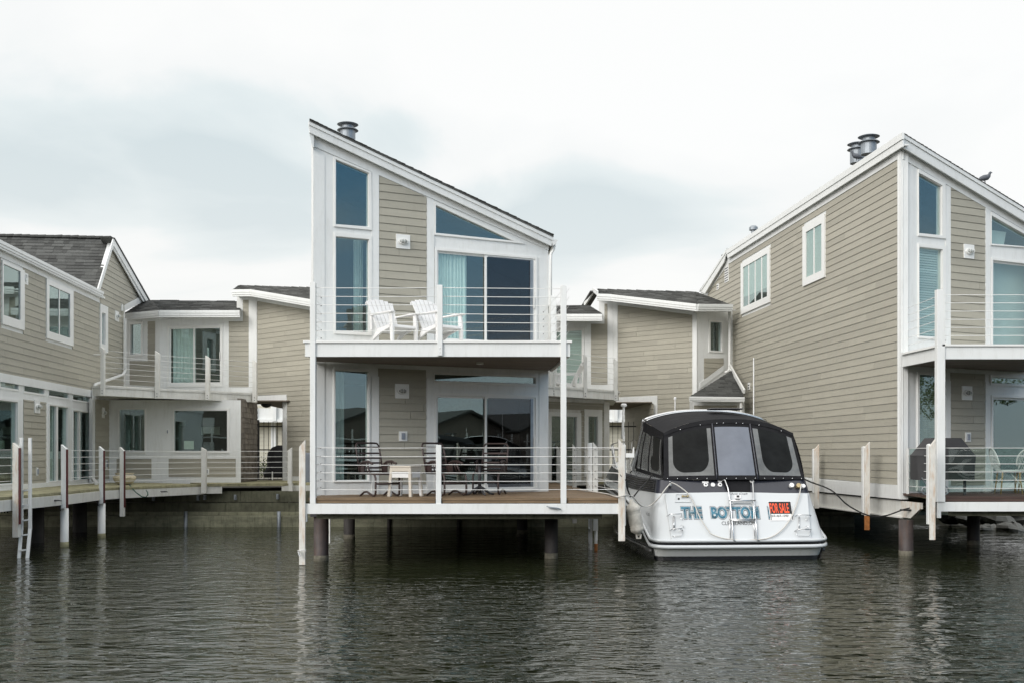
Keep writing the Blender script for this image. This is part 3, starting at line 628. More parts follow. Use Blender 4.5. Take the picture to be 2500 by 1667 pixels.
cables(bal, (X(1390, 7.7), Y7 + .07), (X(1354, 8.99), D(8.99)), zcu, r=.003, knots=True)
b = MB(); fr = PF.off(0); u = PF.px(1349, 700)[0]; z1 = P(0, 723, 8.98).z; b.prism(Frame((X(1345, 8.95), D(8.95), 0), (1, 0, 0), (0, 0, 1)), [(0, zt), (.115, zt), (.115, z1 - .1), (.08, z1), (0, z1)], -.06, 0); b.build('post', 'white_paint', bal, bevel=.006)
p = P(1172, 878, 8.0); b = MB(); b.lathe([(.07, -.012), (.07, .02)], (X(1172, 8.25), D(8.25), zbb + .0)); b.build('downlight', 'white_metal', bal)
# ================================================================ boardwalk along the left and back
BW = DECK - .02
bw = thing('boardwalk', 'mossy timber boardwalk with white edge beam along the left and rear buildings', 'boardwalk', (-8, D(11), BW))
edge = [(-300, 6.4), (45, 8.3), (157, 9.12), (248, 10.12), (298, 10.45), (497, 11.57), (712, 11.9), (900, 12.05), (1300, 12.1), (1560, 12.7), (1800, 12.95)]
E = [Vector((X(x, Y), RY(Y), 0)) for x, Y in edge]
b = MB()
for a, c in zip(E, E[1:]):
    d = (c - a).normalized(); nrm = Vector((-d.y, d.x, 0)); fr = Frame(a + Vector((0, 0, BW)), d, nrm); ln = (c - a).length
    b.boards(fr, [(0, 0), (ln, 0), (ln + .9, 4.2), (-.6, 4.2)], .14, .008, -.04, 0 + RND.uniform(-.001, .001), seg=2.4)
b.build('planks', 'mossy_wood', bw)
b = MB()
for i, (a, c) in enumerate(zip(E, E[1:])):
    if i > 5: break
    h = .21 if i < 5 else .02
    if i == 5: c = a.lerp(c, .2); h = .2
    o = Vector((0, .04, BW - .06 - h / 2)); b.beam(a + o, c + o, .05, h)
b.build('edge_beam', 'aged_white', bw, bevel=.004)
b = MB()
a, c = E[5].lerp(E[6], .88), E[7]; b.beam(a + Vector((0, .04, BW - .16)), c + Vector((0, .04, BW - .16)), .05, .2); b.build('edge_beam', 'aged_white', bw)
b = MB()
for i, (a, c) in enumerate(zip(E, E[1:])): b.beam(a + Vector((0, .0, BW - .055)), c + Vector((0, 0, BW - .055)), .03, .02)
b.build('edge_strip', 'mossy_wood', bw)
for x, Y in ((88, 9.6), (195, 10.9), (640, 12.4)):
    b = MB(); b.tube([(X(x, Y), D(Y), -1), (X(x, Y), D(Y), BW - .2)], .17, 20); b.build('pile', 'dark_pile', bw, smooth=True)
p = P(397, 1199, 10.9); cleat((p.x, p.y, p.z), (E[5] - E[4]), bw, 'dark_metal')
p = P(136, 1220, 8.95); cleat((p.x, p.y - .05, p.z), (1, .6, 0), bw, 'dark_metal')
for xx in (8, 15, 22):
    p = P(xx, 1235, 8.15); b = MB(); b.tube([p + Vector((.02, 0, .12)), p + Vector((-.02, -.03, .03)), p + Vector((.0, -.03, -.03)), p + Vector((-.03, 0, -.12))], .013, 6); b.build('rod_holder', 'black_gloss', bw, smooth=True)
# left railing posts and cables
rl = thing('railing', 'white cable railing with red edged posts along the left boardwalk', 'railing', P(157, 1200, 9.05), 'cable railings')
def plank_post(x0, x1, ytop, ybot, Y, parent, side=1, m='white_paint', red=None, dep=.11, chamf=.09):
    """two-plank post with a sloping top; side = which way the top falls"""
    xa_, xb_ = X(x0, Y), X(x1, Y); zt_ = P(0, ytop, Y).z; zb_ = P(0, ybot, Y).z; w_ = xb_ - xa_
    fr = Frame((xa_, RY(Y), 0), (1, 0, 0), (0, 0, 1)); c_ = chamf
    top = [(w_, zt_ - c_), (0, zt_)] if side > 0 else [(w_, zt_), (0, zt_ - c_)]
    b = MB(); b.prism(fr, [(0, zb_), (w_, zb_)] + top, -dep, 0); po = b.build('post', m, parent, bevel=.004)
    if red:
        rx0, rx1, ry0, ry1 = red; rx1 -= 1.2; b = MB(); a_, c2 = X(rx0, Y), X(rx1, Y); b.prism(Frame((max(a_, xb_ + .001), RY(Y), 0), (1, 0, 0), (0, 0, 1)), rect(0, c2 - max(a_, xb_), P(0, ry1, Y).z, P(0, ry0, Y).z), -.045, -.008); b.build('bumper_strip', 'red_rubber', parent)
    return po
plank_post(30, 44.5, 1079.5, 1311, 8.15, rl, red=(44.5, 50, 1093, 1279), m='rusty_white')
plank_post(148.5, 160.5, 1084, 1240, 9.05, rl, red=(160.5, 165.5, 1096, 1239))
plank_post(241, 251.5, 1088, 1229, 10.05, rl, red=(251.5, 256, 1099, 1227))
plank_post(292, 301.5, 1090, 1260, 10.38, rl, red=(301.8, 306, 1100, 1238), m='aged_white')
plank_post(491, 502.5, 1091, 1203, 11.48, rl, m='aged_white', chamf=.07)
plank_post(702, 712, 1091, 1179, 11.82, rl, side=-1, m='aged_white', chamf=.09)
plank_post(704, 714, 1179.5, 1247, 11.8, rl, side=-1, m='aged_white', chamf=0)
RP = [(-120, 7.3), (36, 8.2), (155, 9.1), (247, 10.1), (297, 10.43), (497, 11.53), (707, 11.86)]
zl = [EYE + .085 - .146 * k for k in range(6)]
for i in range(6):
    a, c = RP[i], RP[i + 1]
    if i == 1: a = (72, 8.5); 
    if i == 1: continue
    cables(rl, (X(*a), D(a[1])), (X(*c), D(c[1])), zl, r=.0055, sag=.01, knots=True)
for x0, x1, yt, yb_ in ((147.5, 167, 1240, 1335), (239, 257, 1228, 1313)):
    Y = EYE * F / (yb_ - HY); r = (x1 - x0) / 2 / F * Y; Y += r; Xc = XR((x0 + x1) / 2, Y)
    t = thing('mooring_pile', 'white plastic sleeved mooring pile under the ' + ('second' if x0 < 200 else 'third') + ' red edged post from the left', 'pile', (Xc, Y, 0), 'white mooring piles')
    b = MB(); b.tube([(Xc, Y, -.8), (Xc, Y, PR(0, yt, Y).z)], r, 28); b.build('sleeve', 'white_metal', t, smooth=True)
    b = MB(); b.tube([(Xc, Y, -.1), (Xc, Y, .04), (Xc, Y, .11)], [r * 1.03, r * 1.04, r * 1.01], 28); b.build('waterline_stain', 'mossy_wood', t, smooth=True)
    b = MB(); b.tube([(Xc - r * .9, Y - r * .6, PR(0, yt, Y).z + .32), (Xc - r * .9, Y - r, PR(0, yt, Y).z + .1), (Xc - r * .5, Y - r * 1.1, PR(0, yt, Y).z - .05)], .012, 6); b.build('tie_strap', 'dark_metal', t)
# ladder at left
Y0 = 8.2; ld = thing('ladder', 'white dock ladder going down into the water at the far left', 'ladder', (X(62, Y0), D(Y0), 0))
for (xt, xm_, xb2, yb2) in ((52.5, 52.5, 45.5, 1364), (73.5, 73.5, 66.5, 1357)):
    a = P(xt, 1068, Y0 + .04); c = P(xm_, 1292, Y0 + .04); e = P(xb2, yb2 + 8, Y0 - .03); b = MB(); b.beam(a, c, .06, .04); b.beam(c + Vector((0, 0, .02)), e, .06, .04); b.build('rail', 'white_paint', ld, bevel=.004)
for yy in (1197, 1234, 1270, 1306, 1343):
    f_ = 0 if yy < 1292 else (yy - 1292) / 72; p = P(52.5 - 7 * f_, yy, Y0 + .04 - .07 * f_); q = P(73.5 - 7 * f_, yy - 3, Y0 + .04 - .07 * f_); b = MB(); b.beam(p, q, .05, .03); b.build('rung', 'white_paint', ld)
# urn and hose
t = thing('urn', 'round pale clay urn on the left boardwalk below the first ground floor window', 'urn', P(304, 1182, 11.2))
c_ = P(304, 1182, 11.2); r = 27 / F0 * 11.2; b = MB(); b.lathe([(r * .5, 0), (r * .8, .06), (r, .16), (r * .97, .21), (r * .72, .26), (r * .82, .285), (r * .84, .30), (r * .66, .3), (r * .66, .22)], c_, 32); b.build('bowl', 'terracotta', t, smooth=True)
b = MB(); 
for a_ in (-1, 1): b.tube([c_ + Vector((a_ * .25 * .9, -r * .7, .2)), c_ + Vector((a_ * .14, -r * .92, .17)), c_ + Vector((a_ * .05, -r * .96, .2))], .012, 6)
b.build('relief', 'terracotta', t, smooth=True)
pts = [P(*q) for q in ((316, 1182, 10.75), (322, 1190, 10.6), (332, 1201, 10.5), (346, 1211, 10.5), (356, 1212.5, 10.5), (361, 1207, 10.5), (360, 1200, 10.6), (357, 1196, 10.7))]
tag(MB().tube(pts, .014, 8).build('hose', 'hose', None, smooth=True, loc=tuple(pts[0])), 'dark green hose looping from the boardwalk edge beside the urn', 'hose')
# ================================================================ LEFT HOUSE
LW = Pl(57, 9.94, 303, 13.27)
lh = thing('house', 'beige house at the far left with grey shingled gable and long window wall facing right', 'house', LW.to3(0, DECK, 0), 'waterfront houses')
uX = lambda pl, x: pl.px(x, 1000)[0]
c5 = lambda *p: LW.c('C5', *p); cl4 = lambda *p: LW.c('C4', *p)
uL, uR, u3 = uX(LW, -260), uX(LW, 232), uX(LW, 303)
zfr = c5((262, 390))[0][1]; zgt = c5((960, 596))[0][1]; zband = cl4((878, 440))[0][1]
U1 = bbox(c5((15, 332), (178, 405), (178, 870), (15, 820))); U2 = bbox(c5((455, 538), (655, 622), (655, 1033), (455, 975))); U3 = bbox(c5((965, 795), (997, 808), (997, 1103), (965, 1093)))
T = [bbox(cl4(*q)) for q in (((-260, 300), (-40, 330), (-40, 395)), ((0, 352), (175, 378), (175, 433), (0, 408)), ((228, 388), (422, 420), (422, 474), (228, 450)), ((465, 430), (657, 464), (657, 515), (465, 490)), ((695, 474), (858, 503), (858, 548), (695, 528)))]
G1 = bbox(cl4((-330, 505), (158, 552), (158, 1328))); G2 = bbox(cl4((465, 580), (643, 610), (643, 1300), (465, 1305))); G3 = bbox(cl4((693, 633), (862, 655), (862, 1288), (693, 1292)))
body = [(uL, DECK - .1), (uR, DECK - .1), (uR, EYE + 1.5), (u3, EYE + 1.5), (u3, LW.px(303, 748)[1]), LW.px(350, 733), LW.px(349, 705), LW.px(275, 588), LW.px(240, 706), (uX(LW, 240), zgt - .02), (uL, zgt - .02)]
b = MB(); b.prism(LW, body, -.12, 0, holes=[grow(h, -.012) for h in T[1:] + [G1, G2, G3, U3, T[0]]]); b.build('wall', 'white_paint', lh)
b = MB(); oU1 = bbox(c5((5, 308), (218, 395), (218, 970), (5, 905))); oU2 = bbox(c5((432, 475), (688, 590), (688, 1118), (432, 1040))); oU3 = bbox(c5((948, 722), (1022, 745), (1022, 1182), (948, 1150)))
vb = bbox(c5((190, 400), (262, 430), (262, 535), (220, 520)))
b.lap(LW, rect(uL, uX(LW, 238), zband, zfr), .152, .016, base=zfr, holes=[oU1, oU2, vb, oU3])
b.lap(LW, [LW.px(238, 962), LW.px(301, 962), LW.px(301, 661), LW.px(273, 611), LW.px(241, 707), (uX(LW, 238), LW.px(241, 707)[1])], .152, .016, base=zfr, holes=[oU3])
b.lap(LW, [LW.px(301, 661), LW.px(337, 726), LW.px(301, 746)], .152, .016, base=zfr)
b.build('siding', 'siding', lh)
s0, s1 = cl4((222, 525), (437, 1327)); b = MB(); b.lap(LW, rect(s0[0], s1[0], s1[1], cl4((222, 525))[0][1]), .152, .014, base=zfr); b.build('siding', 'siding', lh)
b = MB(); b.prism(LW, rect(uL, uX(LW, 224), zband - .19, zband), .0, .03); b.prism(LW, rect(uL, uX(LW, 226), DECK - .02, DECK + .09), 0, .03); b.prism(LW, rect(uL, uX(LW, 241), zfr, zgt - .1), .0, .028); b.build('trim', 'white_paint', lh)
window(LW, U1, oU1, lh, t=(0, .045), gt=.022, mull=()); window(LW, U2, oU2, lh, mull=(uX(LW, 142),), t=(0, .045), gt=.022, mw=.06)
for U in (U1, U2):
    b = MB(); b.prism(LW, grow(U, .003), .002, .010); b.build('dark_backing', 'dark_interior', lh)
window(LW, U3, oU3, lh, t=(-.05, .04)); b = MB(); b.prism(LW, grow(U3, .1), -.3, -.29); b.build('blind', 'pale_blind', lh)
for i, q in enumerate(T): window(LW, q, grow(q, .035), lh, t=(-.05, .012))
window(LW, G1, grow(G1, .05), lh, name='sliding_door', t=(-.05, .03)); window(LW, G2, grow(G2, .035), lh, mull=(uX(LW, 138),), name='sliding_door', mw=.12); window(LW, G3, grow(G3, .035), lh, mull=(uX(LW, 193),), name='sliding_door', mw=.13)
room(LW, uL, uR - .1, DECK + .02, zband - .02, 4, lh); curtain(LW, G2[0][0] - .1, G2[1][0] - .25, DECK + .05, G2[2][1] + .02, -.25, 'pale_blind', lh, waves=7, name='vertical_blind'); curtain(LW, G1[0][0], G1[1][0] - .35, DECK + .05, G1[2][1], -.3, 'pale_blind', lh, waves=6, name='vertical_blind'); curtain(LW, G3[1][0] - .3, G3[1][0] - .02, DECK + .05, G3[2][1], -.3, 'pale_blind', lh, waves=3, name='vertical_blind')
(u, v), = c5((238, 470)); b = MB(); b.prism(LW, vb, .0, .022); b.tube([LW.to3(u + .05 * math.cos(a), v + .09 * math.sin(a), .03) for a in [k * .4 for k in range(16)]], .012, 6); b.build('vent', 'white_metal', lh)
for k, pl, q in (('C4', LW, (347, 595, 50, 125)), ('C5', LW, (1112, 833, 34, 98))):
    (u, v), (u2, v2), (u3_, v3_) = pl.c(k, (q[0] - q[2] / 2, q[1]), (q[0] + q[2] / 2, q[1]), (q[0], q[1] + q[3])); (uc, vc), = pl.c(k, (q[0], q[1])); wall_lamp(pl, uc, vc, u2 - u, vc - v3_, lh)
(u, v), = cl4((347, 1217)); socket(LW, u, v, .1, .2, lh)
(u, v), = c5((1158, 750)); b = MB(); b.prism(LW, rect(u - .06, u + .06, v - .1, v + .1), .0, .05); b.build('vent', 'white_metal', lh)
roofpx((-320, 695, 11.93), (240.5, 705, 12.2), (273.5, 582, 12.86), [(-320, 570)], lh, ex=.147, seg=.22)
b = MB(); n_ = 30
for i in range(n_):
    p = P(-320 + i * 592 / n_, 570 + i * 12 / n_, 12.58 + .28 * i / n_); q = P(-320 + (i + 1.08) * 592 / n_, 570 + (i + 1) * 12 / n_, 12.58 + .28 * (i + 1) / n_); b.beam(p + Vector((0, 0, .0)), q + Vector((0, 0, RND.uniform(.005, .02))), .26, .06)
b.build('ridge_cap', 'shingle', lh)
rk = LW.off(.13)
def off_poly(fr, *px): return [fr.px(*p) for p in px]
b = MB(); b.prism(rk, off_poly(rk, *cc('C5', (1086, 92), (1086, 165), (962, 578), (936, 578))), -.03, 0)
b.prism(rk, off_poly(rk, *cc('C5', (1090, 92)), *cc('D0', (752, 290), (716, 296)), *cc('C5', (1090, 160))), -.03, .0)
b.prism(rk, off_poly(rk, *cc('C5', (1090, 120)), *cc('D0', (728, 296), (690, 298)), *cc('C5', (1090, 180))), -.06, -.031); b.build('rake_board', 'white_paint', lh)
b = MB(); b.prism(LW, LW.c('D0', (612, 243), (425, 345), (430, 418), (676, 295), (640, 232)), .0, .03); b.build('flashing', 'white_metal', lh)
b = MB(); b.prism(rk, off_poly(rk, *cc('C5', (1082, 80), (1090, 90)), *cc('D0', (754, 288), (765, 286))) + off_poly(rk, *cc('C5', (1094, 84))), -.4, .02)
k0 = [P(-320, 570, 12.6), P(274, 582, 12.87), P(349, 703, 14.15), P(-250, 703, 14.0)]; b.face(k0); b.build('roof', 'shingle', lh, solid=.03)
b = MB(); b.prism(LW, [(uL, zgt - .1), (uX(LW, 240), zgt - .1), (uX(LW, 240), zgt - .03), (uL, zgt - .03)], -5, -.125); b.prism(LW, rect(u3 - .0, u3 + .1, DECK, LW.px(303, 748)[1]), -5, -.0); b.build('flat_roof', 'aged_white', lh)
fw_ = Frame(LW.to3(uL, 0, -5), LW.N, (0, 0, 1)); b = MB(); b.lap(fw_, rect(.0, 4.97, DECK, zgt - .1), .152, .016); b.prism(fw_, rect(0, 5, DECK - .1, zgt - .08), -.12, 0); b.build('end_wall', 'siding', lh)
gz = LW.off(.1); zz = gz.px(248, 713)[1]; gutter(gz.to3(uL, zz), gz.to3(gz.px(248, 713)[0], zz), lh, h=.17)
b = MB(); b.prism(LW, rect(uL, uX(LW, 246), zz - .16, zz - .11), 0, .12); b.build('soffit', 'white_paint', lh)
g2 = LW.off(.09); k = [g2.to3(*g2.px(229, 1172)), g2.to3(*g2.px(229, 947)), g2.to3(*g2.px(232, 938)), g2.to3(*g2.px(300, 914)), g2.to3(*g2.px(305, 905)), g2.to3(*g2.px(305, 778))]
b = MB(); b.beam(k[0], k[1], .075, .075); b.tube([k[1], k[2], k[3], k[4]], .04, 8); b.beam(k[4], k[5], .07, .05); b.build('downpipe', 'white_metal', lh)
b = MB(); b.beam(P(227, 1168, 11.6), P(236, 1180, 11.3), .08, .06); b.build('downpipe_shoe', 'white_metal', lh)
# ================================================================ LEFT WING (connects left house and passage)
lw = thing('house_wing', 'low white and beige wing with corner balcony between the left house and the middle house', 'house wing', P(430, 1180, 12.2), 'connecting wings')
LCr = Pl(226, 11.8, 268, 12.12); LF = Pl(264, 12.12, 588, 12.2); LS = Pl(588, 12.2, 628, 12.98)
tz = EYE + 1.52
b = MB(); u0, u1 = uX(LCr, 226), uX(LCr, 266); b.prism(LCr, rect(u0, u1, DECK - .05, tz), -.1, 0)
g1 = bbox(LF.c('D3', (372, 303), (697, 845))); g2_ = [LF.px(425, 1001), LF.px(555, 1100.5)]; g2_ = bbox(g2_)
f0, f1 = uX(LF, 265), uX(LF, 588); b.prism(LF, rect(f0, f1, DECK - .05, tz), -.12, 0, holes=[grow(g1, -.01), grow(g2_, -.01)])
b.build('wall', 'white_paint', lw)
b = MB(); b.lap(LCr, rect(uX(LCr, 232), uX(LCr, 265.5), LCr.px(250, 1168)[1], LCr.px(250, 975)[1]), .152, .014)
for (x0, y0, x1, y1) in ((285, 1119, 370, 1166.5), (412, 1118.5, 575.7, 1163)):
    a_, c_ = LF.px(x0, y0), LF.px(x1, y1); b.build('siding', 'siding', lw); b = MB(); b.lap(LF, rect(a_[0], c_[0], c_[1], a_[1]), .15, .014)
b.build('siding', 'siding', lw)
window(LF, g1, bbox(LF.c('D3', (357, 288), (714, 868))), lw); window(LF, g2_, bbox([LF.px(422.5, 995), LF.px(561, 1105.5)]), lw)
(u, v), = LCr.c('D3', (160, 348)); wall_lamp(LCr, u, v, .11, .29, lw)
socket(LCr, *LCr.px(258.5, 1132), .07, .26, lw); socket(LF, *LF.px(409.5, 1053), .07, .13, lw, t=.005); socket(LF, *LF.px(506, 1150), .11, .17, lw)
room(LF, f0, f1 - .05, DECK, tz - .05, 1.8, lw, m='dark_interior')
# things seen in the big window: far windows and notices on the back wall
b = MB(); bw_ = LF.off(-1.75)
for (k, x0, y0, x1, y1, z_) in (('D3', 1422, 528, 1520, 628, 0), ('D2', 125, 528, 178, 628, 0), ('D2', 185, 530, 295, 628, 0), ('D3', 1143, 464, 1214, 514, 0)):
    a_, c_ = bw_.c(k, (x0, y0), (x1, y1)); b.prism(bw_, rect(a_[0], c_[0], c_[1], a_[1]), -.02, -.0)
b.build('notice', 'paper', lw)
a_, c_ = LF.c('D3', (1185, 706), (1310, 812)); b = MB(); b.prism(LF, rect(a_[0], c_[0], c_[1], a_[1]), -.12, -.11); b.build('notice', 'paper', lw)
b = MB(); b.prism(LS, rect(0, uX(LS, 628), DECK - .1, tz + .05), -.1, 0); b.lap(LS, rect(0, uX(LS, 628), DECK, tz), .15, .014, seg=.18, tabs=True); b.build('side_wall', 'wood_shingle', lw)
# upper storey
LA = Pl(296, 14.17, 390, 13.8); LB = Pl(389.5, 13.8, 628, 13.6); LC = Pl(628, 13.6, 800, 12.63)
wa = bbox(LA.c('D0', (520, 587), (658, 958))); wb = bbox([LB.px(413, 800), LB.px(540.5, 939)])
b = MB(); b.prism(LA, [LA.px(297, 955), LA.px(390, 955), LA.px(390, 760), LA.px(297, 765)], -.12, 0, holes=[grow(wa, -.01)])
b.prism(LB, [LB.px(389.5, 958), LB.px(628, 958), LB.px(628, 712), LB.px(578, 716), LB.px(578, 765), LB.px(389.5, 765)], -.12, 0, holes=[grow(wb, -.01)])
b.prism(LC, [LC.px(628, 965), LC.px(701, 962), LC.px(701, 1180), LC.px(799, 1182), LC.px(799, 745), LC.px(628, 716)], -.12, 0)
b.prism(LB, rect(uX(LB, 590), uX(LB, 627), EYE + 1.7, LB.px(600, 720)[1]), -3, -.125)
b.build('wall', 'white_paint', lw)
b = MB(); b.lap(LA, LA.c('D0', (738, 550), (830, 546), (830, 1050), (738, 1050)), .152, .014); b.build('siding', 'siding', lw); b = MB(); b.lap(LA, LA.c('D0', (508, 1047), (830, 1050), (830, 1372), (508, 1352)), .152, .014); b.build('siding', 'siding', lw); b = MB()
b.lap(LB, [LB.px(559, 944), LB.px(607.5, 944), LB.px(607.5, 785), LB.px(559, 785)], .152, .014); b.lap(LB, [LB.px(593.5, 785), LB.px(607.5, 785), LB.px(607.5, 733), LB.px(593.5, 733)], .152, .014); b.build('siding', 'siding', lw); b = MB()
b.lap(LC, [LC.px(629, 964), LC.px(701.2, 962), LC.px(701.2, 747.8), LC.px(629, 735.5)], .152, .016, base=.05); b.lap(LC, [LC.px(701.2, 1161), LC.px(799, 1163), LC.px(799, 765), LC.px(701.2, 747.8)], .152, .016, base=.05)
b.build('siding', 'siding', lw)
window(LA, wa, bbox(LA.c('D0', (507, 565), (676, 982))), lw)
slider(LB, wb, uX(LB, 474.5), lw, screen=False)
room(LB, uX(LB, 392), uX(LB, 600), EYE + 1.72, LB.px(500, 776)[1], 3, lw); curtain(LB, wb[0][0], wb[0][0] + .75, EYE + 1.8, wb[2][1], -.25, 'curtain', lw, waves=6)
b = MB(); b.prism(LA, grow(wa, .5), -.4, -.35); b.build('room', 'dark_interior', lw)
b = MB(); b.prism(LC, LC.c('D2', (770, 137), (1157, 115), (1160, 1232), (1108, 1232), (1108, 188), (770, 214)), 0, .03); b.prism(LC, [LC.px(629, 716), LC.px(799, 744), LC.px(799, 765.5), LC.px(629, 735.2)], 0, .028)
b.prism(LC, [LC.px(701.5, 1161.5), LC.px(799, 1163.5), LC.px(799, 1177), LC.px(701.5, 1175.5)], 0, .03)
b.prism(LB, [LB.px(608, 955), LB.px(627.6, 955), LB.px(627.6, 722), LB.px(608, 722)], .0, .025)
b.prism(LB, [LB.px(389.8, 785), LB.px(558.6, 785), LB.px(558.6, 784), LB.px(593, 784), LB.px(593, 722), LB.px(578.5, 722), LB.px(578.5, 775), LB.px(389.8, 775)], .0, .012); b.build('trim', 'white_paint', lw)
roofpx((390, 757.5, 13.5), (586, 757.5, 13.5), (586, 736, 14.1), [(372, 733.5)], lw, ex=.12)
roofpx((304, 765, 13.95), (390, 757.5, 13.5), (372, 733.5, 14.1), [(352, 735)], lw, ex=.12)
roofpx((615, 706.5, 13.3), (765, 731, 12.5), (765, 702.5, 13.4), [(586, 697)], lw, ex=.12)
roofpx((568, 708, 13.4), (615, 706.5, 13.3), (586, 697, 13.9), [(580, 699)], lw, ex=.12)
gutter(P(304, 766, 13.9), P(390, 758.5, 13.45), lw, h=.2); gutter(P(390, 758.5, 13.45), P(586, 758.5, 13.45), lw, h=.2)
gutter(P(568, 708, 13.35), P(615, 707.5, 13.25), lw, h=.2); gutter(P(615, 707.5, 13.25), P(765, 732.5, 12.42), lw, h=.2)
b = MB()
for a, c in (((304, 782, 14.0), (390, 774, 13.62)), ((390, 774, 13.6), (583, 774, 13.6)), ((572, 723, 13.5), (615, 722, 13.45)), ((615, 722, 13.45), (765, 750, 12.7))): b.beam(P(*a) + Vector((0, .1, .03)), P(*c) + Vector((0, .1, .03)), .45, .03)
b.build('soffit', 'white_paint', lw)
# balcony of the left wing
def wing_balcony(pts, posts, label, wallpl, x_in):
    o = thing('balcony', label, 'balcony', P(*pts[1][:1], 970, pts[1][1]), 'balconies'); Q = [Vector((X(x, Y), RY(Y), 0)) for x, Y in pts]
    b = MB()
    for a, c in zip(Q, Q[1:]): b.beam(a + Vector((0, 0, EYE + 1.6)), c + Vector((0, 0, EYE + 1.6)), .05, .20)
    b.build('fascia', 'aged_white', o)
    b = MB()
    for a, c in zip(Q, Q[1:]): b.beam(a + Vector((0, .03, EYE + 1.715)), c + Vector((0, .03, EYE + 1.715)), .14, .025); b.beam(a + Vector((0, .06, EYE + 1.755)), c + Vector((0, .06, EYE + 1.755)), .08, .03)
    b.build('edge_flashing', 'aged_white', o)
    poly = [(q.x, q.y + .05) for q in Q] + [(X(x, Y), RY(Y)) for x, Y in x_in]
    b = MB(); b.prism(HZ(0), poly, EYE + 1.56, EYE + 1.70); b.build('floor', 'aged_white', o)
    prev = None; pz = [EYE + 2.64 - .143 * k for k in range(6)]; pz[-1] += 0
    for x0, x1, yt, yb_, Y in posts:
        xa_, xb_ = X(x0, Y), X(x1, Y); fr = Frame((xa_, RY(Y), 0), (1, .0, 0), (0, 0, 1)); w_ = xb_ - xa_; z1 = P(0, yt, Y).z; z0 = P(0, yb_, Y).z
        b = MB(); b.prism(fr, [(0, z0), (w_, z0), (w_, z1 - .07), (0, z1)], -.12, 0); b.build('post', 'aged_white', o, bevel=.004)
        b = MB()
        for zz_ in (.06, .13): b.blob((xa_ + w_ / 2, RY(Y) - .002, z0 + zz_), .013, .006, .013, 8, 4)
        b.build('bolt', 'dark_metal', o)
        c = (xa_ + w_ / 2, RY(Y) + .06)
        if prev: cables(o, prev, c, pz, r=.0045)
        prev = c
    return o, prev, pz
lb_, pv, pz = wing_balcony([(228, 11.2), (249, 11.1), (383, 11.65), (506, 12.05), (612, 12.5), (624, 12.7)], [(245, 253.5, 846, 965, 11.03), (378, 388, 856, 972, 11.6), (501, 511, 867, 976, 12.0), (616, 626, 878, 981, 12.47)], 'white corner balcony with cable railing above the left wing windows', LB, [(628, 13.55), (389.5, 13.75), (303, 14.1), (236, 12.0)])
b = MB(); b.tube([P(229, 865.5, 11.2), P(247, 865.5, 11.1)], .018, 6); b.build('bracket', 'white_metal', lb_)
# ================================================================ RIGHT WING
rw = thing('house_wing', 'beige wing with shingle roof between the middle house and the right house', 'house wing', P(1600, 1180, 13), 'connecting wings')
RE = Pl(1325, 14.25, 1497, 13.9); RD = Pl(1497, 13.9, 1702, 13.05); RG = Pl(1702, 13.05, 1792, 13.35); RL = Pl(1325, 11.85, 1486, 12.62); RB = Pl(1690, 12.6, 1818, 12.6)
we = bbox([RE.px(1347, 807), RE.px(1423.5, 941)]); wg = bbox(RG.c('A5', (1664, 434), (1778, 732)))
b = MB(); b.prism(RE, [RE.px(1326, 955), RE.px(1497, 955), RE.px(1497, 725), RE.px(1462, 729), RE.px(1462, 772), RE.px(1326, 772)], -.12, 0, holes=[grow(we, -.01)])
b.prism(RD, [RD.px(1497.5, 967), RD.px(1604, 965), RD.px(1604, 1180), RD.px(1702, 1182), RD.px(1702, 760), RD.px(1497.5, 732)], -.12, 0)
b.prism(RG, [RG.px(1702.5, 1010), RG.px(1791, 1010), RG.px(1791, 755), RG.px(1702.5, 757)], -.12, 0, holes=[grow(wg, -.01)])
b.build('wall', 'white_paint', rw)
b = MB(); b.lap(RE, [RE.px(1443, 938), RE.px(1483, 938), RE.px(1483, 791), RE.px(1443, 791)], .152, .014); b.lap(RE, [RE.px(1476, 791), RE.px(1483, 791), RE.px(1483, 742), RE.px(1476, 742)], .152, .014); b.build('siding', 'siding', rw); b = MB()
b.lap(RD, [RD.px(1509, 968.5), RD.px(1606, 965.5), RD.px(1606, 757.5), RD.px(1509, 745)], .152, .016); b.lap(RD, [RD.px(1606, 1170), RD.px(1691, 1170), RD.px(1691, 769), RD.px(1606, 757.5)], .152, .016); b.build('siding', 'siding', rw); b = MB()
b.lap(RG, RG.c('A5', (1603, 1013), (1800, 868), (1800, 800), (1603, 800)), .152, .014); b.build('siding', 'siding', rw)
slider(RE, we, uX(RE, 1358), rw, screen=False, handle=False)
blind(RE, we[0][0], we[1][0], we[0][1], we[2][1], -.09, 'pale_blind', rw, step=.05)
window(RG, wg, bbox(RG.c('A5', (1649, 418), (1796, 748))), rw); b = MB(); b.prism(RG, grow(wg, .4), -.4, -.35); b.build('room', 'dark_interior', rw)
b = MB(); b.prism(RD, [RD.px(1498, 733), RD.px(1702, 761), RD.px(1702, 770.5), RD.px(1498, 744)], 0, .028); b.prism(RD, [RD.px(1498, 969.6), RD.px(1498, 983.5), RD.px(1594, 979), RD.px(1594, 1180), RD.px(1606, 1180), RD.px(1606, 964.5)], .0, .032)
b.prism(RD, [RD.px(1691.5, 966), RD.px(1702.5, 966), RD.px(1702.5, 766), RD.px(1691.5, 765)], .0, .03); b.prism(RE, [RE.px(1484, 955), RE.px(1497, 955), RE.px(1497, 732), RE.px(1484, 732)], 0, .02)
b.prism(RD, [RD.px(1498, 968), RD.px(1508.7, 968), RD.px(1508.7, 740), RD.px(1498, 740)], 0, .025)
b.prism(RG, RG.c('A5', (1603, 1015), (1803, 870), (1803, 925), (1560, 1105), (1560, 1050)), 0, .02); b.build('trim', 'white_paint', rw)
